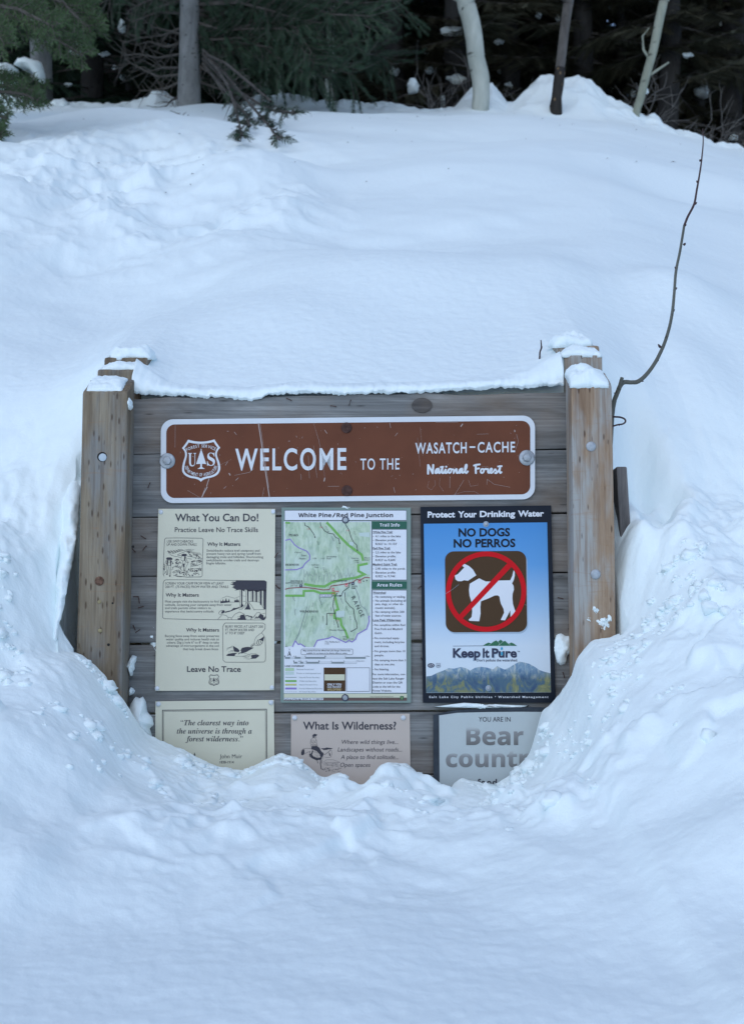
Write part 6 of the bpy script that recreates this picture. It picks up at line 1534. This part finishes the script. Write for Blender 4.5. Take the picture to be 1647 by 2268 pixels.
trunk_tree('dead_tree', 'leaning grey-brown dead trunk with a charred foot in the tallest snow mound', [(1231, 246), (1232, 210), (1237, 170), (1243, 120), (1250, 60), (1257, 10), (1262, -30)], 15.0, M_BARK_DEAD, [20, 19, 20, 21, 21, 22, 21],
           foot=[(1232, 258, 24), (1230, 236, 28), (1232, 215, 23), (1236, 185, 25), (1239, 160, 24), (1241, 150, 20)])
trunk_tree('thin_aspen_tree', 'thin greenish aspen trunk leaning right at the falling edge of the slope', [(1407, 258), (1418, 215), (1432, 160), (1446, 110), (1458, 50), (1468, 5), (1476, -30)], 15.6, M_BARK_ASPEN2, [17, 18, 19, 19, 20, 20, 20], extra=[[(1440, 135), (1424, 110), (1422, 80), (1436, 62)], [(1440, 165), (1462, 150), (1480, 138)]])
for j, (x, yb, w, Y, lb) in enumerate(((726, 240, 11, 17.6, 'white aspen stem in the gap right of the hanging fir bough'), (592, 232, 11, 18.5, 'pale aspen stem half hidden behind the hanging fir bough'), (623, 228, 8, 18.2, 'thinnest pale aspen stem beside the hanging fir bough'), (697, 236, 7, 18.9, 'slim aspen stem left of the white one'), (737, 236, 6, 17.9, 'second thin stem touching the white aspen'))):
    trunk_tree('thin_aspen_tree', lb, [(x - 3, yb + 10), (x - 1, yb - 60), (x + 1, yb - 130), (x + 3, yb - 200), (x + 6, yb - 270)], Y, M_BARK_ASPEN, [w, w, w * .95, w * .9, w * .85], group='aspen stems behind the lip')
# grey trunk at the far left
trunk_tree('fir_tree', 'broad grey trunk behind the snow-laden boughs at the far left', [(94, 250), (93, 180), (91, 110), (88, 40), (86, -30)], 16.6, M_BARK_FIR, [50, 48, 47, 46, 45])

# -- bare shrubs just behind the lip
def shrub(label, xd, yd, Y, size, seed):
    r_ = random.Random(seed); b_ = at(xd, yd, Y); b_.z = ground_z(b_.x, Y) - .1
    t = empty('bare_shrub', b_); tag(t, label, 'shrub', 'bare shrubs behind the lip of the slope')
    m = MB()
    def grow(p, d, L, r, lv_):
        q = p; pts = [p]
        for k_ in range(4):
            d = (d + Vector((r_.uniform(-.3, .3), r_.uniform(-.3, .3), r_.uniform(-.16, .12)))).normalized(); q = q + d * (L / 4); pts.append(q)
        m.tube(pts, [r * (1 - .6 * k_ / 4) for k_ in range(5)], 4, False)
        if lv_ > 0:
            for k_ in range(r_.randint(3, 5)):
                s_ = pts[r_.randint(1, 4)]; grow(s_, (d + Vector((r_.uniform(-1, 1), r_.uniform(-1, 1), r_.uniform(-.5, .7)))).normalized(), L * r_.uniform(.4, .7), r * .6, lv_ - 1)
    for k_ in range(5):
        grow(Vector((r_.uniform(-.1, .1), r_.uniform(-.1, .1), 0)), Vector((r_.uniform(-1.3, 1.3), r_.uniform(-.6, .6), 1)).normalized(), size * r_.uniform(.7, 1.1), .011, 2)
    m.build('twigs', M_SHRUB, t)
for j, (lb, xd, yd, Y, sz) in enumerate((('pale bare shrub left of the bent aspen', 965, 245, 16.9, .95), ('smaller bare shrub close to the bent aspen', 1010, 240, 17.3, .7), ('bare shrub in the gap between the bent aspen and the tall mound', 1122, 240, 16.8, .8), ('bare shrub in front of the dark trunk right of the thin aspen', 1500, 290, 17.0, .95), ('bare shrub at the right edge of the lip', 1600, 320, 16.8, .8), ('bare shrub behind the right flank of the tall mound', 1350, 225, 17.0, .9))):
    shrub(lb, xd, yd, Y, sz, 60 + j)

# -- the dark forest behind
protos = []
kinds = [dict(H=11.5, r0=.15, z_live=0.4, reach=2.1, n_whorl=26, dense=1.5, dead_amt=1.0), dict(H=13, r0=.17, z_live=0.9, reach=2.0, n_whorl=24, dense=1.4, dead_amt=1.0), dict(H=8.5, r0=.11, z_live=0.3, reach=1.8, n_whorl=24, dense=1.5, dead_amt=.8), dict(H=12, r0=.16, z_live=1.7, reach=1.9, n_whorl=20, dense=1.3, dead_amt=1.0)]
spots = [(-60, 17.6, 2, 0), (205, 17.4, 0, 0), (300, 18.4, 1, 0), (420, 20.5, 2, 0), (520, 19.8, 0, 0), (660, 21.5, 2, 0), (790, 20.0, 0, 0), (870, 18.6, 1, 1), (960, 20.5, 0, 1), (1010, 18.0, 3, 1), (1130, 19.0, 1, 1), (1190, 21.5, 0, 1), (1290, 18.4, 3, 1), (1370, 20.3, 2, 1), (1480, 17.6, 3, 1), (1540, 19.8, 0, 1), (1620, 18.4, 1, 1), (1700, 20.5, 2, 1),
         (100, 21.5, 0, 0), (250, 23, 1, 0), (380, 24, 0, 0), (570, 24, 1, 0), (720, 24.5, 0, 0), (830, 23, 2, 1), (910, 25, 1, 1), (1060, 23.5, 0, 1), (1240, 24.5, 2, 1), (1420, 23.5, 0, 1), (1580, 24, 1, 1), (1670, 23, 0, 1), (20, 24.5, 1, 0), (1110, 26.5, 0, 1), (1330, 26.5, 1, 1), (470, 27, 2, 0), (650, 27.5, 0, 0), (180, 27, 2, 0), (1500, 27, 2, 1), (990, 28, 2, 1)]
look = ['full dark fir', 'tall twiggy fir', 'short bushy fir', 'bare-trunked fir']
FG = 'firs of the dark forest behind the slope'
where = lambda xd: 'at the left end' if xd < 150 else 'left of the grey trunk' if xd < 400 else 'behind the hanging bough' if xd < 700 else 'left of the bent aspen' if xd < 1040 else 'between the bent aspen and the dead trunk' if xd < 1235 else 'between the dead trunk and the thin aspen' if xd < 1440 else 'right of the thin aspen'
src = {}; used = {}
rr_ = random.Random(3)
for xd, Y, kd, br in spots:
    loc = on_ground(xd, Y, -0.1)
    lab = f"{look[kd]} {where(xd)}, {'near' if Y < 19.3 else 'second' if Y < 22.3 else 'third' if Y < 25.2 else 'rear'} row"
    used[lab] = used.get(lab, 0) + 1
    if used[lab] > 1: lab = lab.replace(', ', ', further right, ')
    if (kd, br) not in src:
        src[(kd, br)] = make_tree(40 + kd * 7 + br, loc, lab, FG, needle=M_NEEDLE2 if br else M_NEEDLE, bark=M_BARK_DARK, **kinds[kd])
    else:
        dup(src[(kd, br)], loc, rr_.uniform(0, 6.28), rr_.uniform(.88, 1.15), lab, FG)
# the wood beyond, one mass
m = MB()
rr_ = random.Random(9)
for row, Y in enumerate((31, 35, 40, 46, 53)):
    for j in range(int(Y * .62)):
        X = (j / (Y * .62 - 1) - .5) * Y * 1.15 + rr_.uniform(-.6, .6); yy = Y + rr_.uniform(-1.5, 1.5); z0 = ground_z(X, yy); H = rr_.uniform(9, 15)
        m.tube([Vector((X, yy, z0 - .3)), Vector((X, yy, z0 + H))], [.16, .02], 6, False)
        for k_ in range(150):
            t = rr_.random() ** 1.25; a = rr_.uniform(0, 6.28); L = (2.5 * (1 - t) + .3) * rr_.uniform(.7, 1.1)
            p = Vector((X, yy, z0 + .4 + t * (H - .4))); d = Vector((math.cos(a), math.sin(a), -rr_.uniform(.1, .6)))
            s = d.cross(Vector((0, 0, 1))).normalized() * rr_.uniform(.3, .55)
            q = p + d * L; mid = p + d * L * .55
            k0 = len(m.v); m.v += [p, mid + s, q, mid - s, mid + Vector((0, 0, -.35))]; m.f += [(k0, k0 + 1, k0 + 4), (k0 + 1, k0 + 2, k0 + 4), (k0 + 2, k0 + 3, k0 + 4), (k0 + 3, k0, k0 + 4)]
o = m.build('distant_forest', M_NEEDLE, None); tag(o, kind='stuff')

# -- snow lodged on the boughs: dropped where a line from the lip meets the trees
def blob(label, xd, yd, rx, ry, Y, seed, name='snow_clump', group='snow lumps lodged in the forest boughs'):
    n = 14; rb = random.Random(seed)
    ol = [(xd + rx * math.cos(2 * math.pi * k_ / n) * rb.uniform(.7, 1.15), yd + ry * math.sin(2 * math.pi * k_ / n) * rb.uniform(.7, 1.15)) for k_ in range(n)]
    return clump(name, label, 'snow clump', ol, 0, min(rx, ry) / F_PX * Y * 1.1, seed, group, place=Y, rough=.010, n=30, m=12)
bpy.context.view_layer.update()
dg = bpy.context.evaluated_depsgraph_get()
def hit_depth(xd, yd):
    d = (at(xd, yd, 10) - Vector((0, 0, EYE))).normalized(); o_ = Vector((0, 0, EYE)) + d * 16.2
    best = None
    ok, loc, *_r = SC.ray_cast(dg, o_, d, distance=20)
    return loc.y if ok else 21.0
C2 = lambda x, y: ((930 + x * .5641) / KS, (y * .5641) / KS)
C1 = lambda x, y: ((x * .5647) / KS, (y * .5647) / KS)
lumps = [(*C1(350, 218), 22, 17, 'round snow lump under the near green bough tips'), (*C1(742, 222), 14, 14, 'small round snow lump left of the grey trunk'), (*C1(540, 118), 10, 16, 'upright snow patch high between the left trees'), (*C1(462, 240), 12, 5, 'flat snow streak left of the grey trunk, upper'), (*C1(515, 300), 11, 7, 'snow patch on drooping bough left of the grey trunk, lower'), (*C1(548, 345), 9, 7, 'lowest snow patch left of the grey trunk'), (*C1(300, 375), 12, 5, 'faint flat snow streak right of the far left trunk'),
         (*C1(1010, 185), 12, 5, 'snow streak just right of the grey trunk'), (*C1(1140, 25), 8, 7, 'snow bit at the top right of the grey trunk'), (*C1(1250, 240), 8, 10, 'snow patch in front of the pale aspen stems'), (*C1(1500, 5), 10, 6, 'snow bit at the top edge left of centre'),
         (*C2(355, 140), 32, 12, 'broad snow patch left of the bent aspen'), (*C2(340, 55), 8, 8, 'small snow bit above the broad patch'), (*C2(240, 230), 6, 9, 'small snow bit below the broad patch'), (*C2(255, 312), 11, 10, 'snow lump low left of the bent aspen'), (*C2(370, 350), 21, 11, 'snow lump touching the bent aspen low down'), (*C2(180, 380), 14, 20, 'large low snow lump farthest left of the bent aspen'), (*C2(320, 455), 13, 16, 'snow lump at the lip left of the bent aspen'), (*C2(100, 315), 12, 12, 'faint snow lump left of the large low one'),
         (*C2(560, 185), 12, 7, 'snow streak right of the bent aspen, upper'), (*C2(600, 382), 11, 9, 'snow lump right of the bent aspen, low'), (*C2(570, 315), 8, 5, 'snow fleck right of the bent aspen, middle'), (*C2(735, 68), 8, 8, 'snow bit left of the dead trunk, upper'), (*C2(820, 82), 7, 9, 'snow bit touching the dead trunk, upper'), (*C2(1045, 165), 5, 5, 'snow fleck between the dead trunk and thin aspen'), (*C2(1055, 396), 7, 6, 'snow bit low between the dead trunk and thin aspen'), (*C2(1155, 415), 6, 11, 'upright snow bit touching the thin aspen'), (*C2(1210, 405), 7, 5, 'flat snow bit right of the thin aspen foot'),
         (*C2(1395, 245), 13, 6, 'snow streak right of the thin aspen, middle'), (*C2(1460, 406), 18, 17, 'largest snow lump right of the thin aspen'), (*C2(1555, 103), 10, 8, 'snow lump near the right edge, upper'), (*C2(1600, 610), 12, 7, 'snow lump near the right edge, at the lip'), (*C2(1280, 405), 6, 11, 'snow stripe on the dark trunk right of the thin aspen')]
for j, (x, y, rx, ry, lb) in enumerate(lumps):
    blob(lb, x, y, rx, ry, hit_depth(x, y) + (-.06 if rx >= 11 else .10), 100 + j)
# snow-laden low boughs at the far left of the lip
GL = 'snow loads on the low boughs at the far left'
for j, (lb, ol, Y) in enumerate((('arched snow load hanging over a dark gap at the far left', [(35, 150), (42, 132), (58, 124), (75, 132), (92, 143), (99, 165), (97, 186), (86, 184), (74, 160), (55, 146), (46, 152)], 15.9), ('snow mass at the left edge beside the arched load', [(-30, 150), (0, 138), (14, 150), (30, 148), (40, 160), (36, 185), (10, 200), (-30, 200)], 15.8), ('rounded snow load right of the dark gap at the lip', [(112, 240), (118, 222), (138, 218), (152, 228), (164, 245), (150, 262), (120, 262)], 15.6), ('low snow shelf left of the dark gap at the lip', [(-20, 232), (10, 206), (45, 206), (68, 216), (72, 232), (50, 242), (40, 252), (-20, 250)], 15.7))):
    clump('snow_load', lb, 'snow load', ol, 0, .22, 200 + j, GL, place=Y, rough=.03)
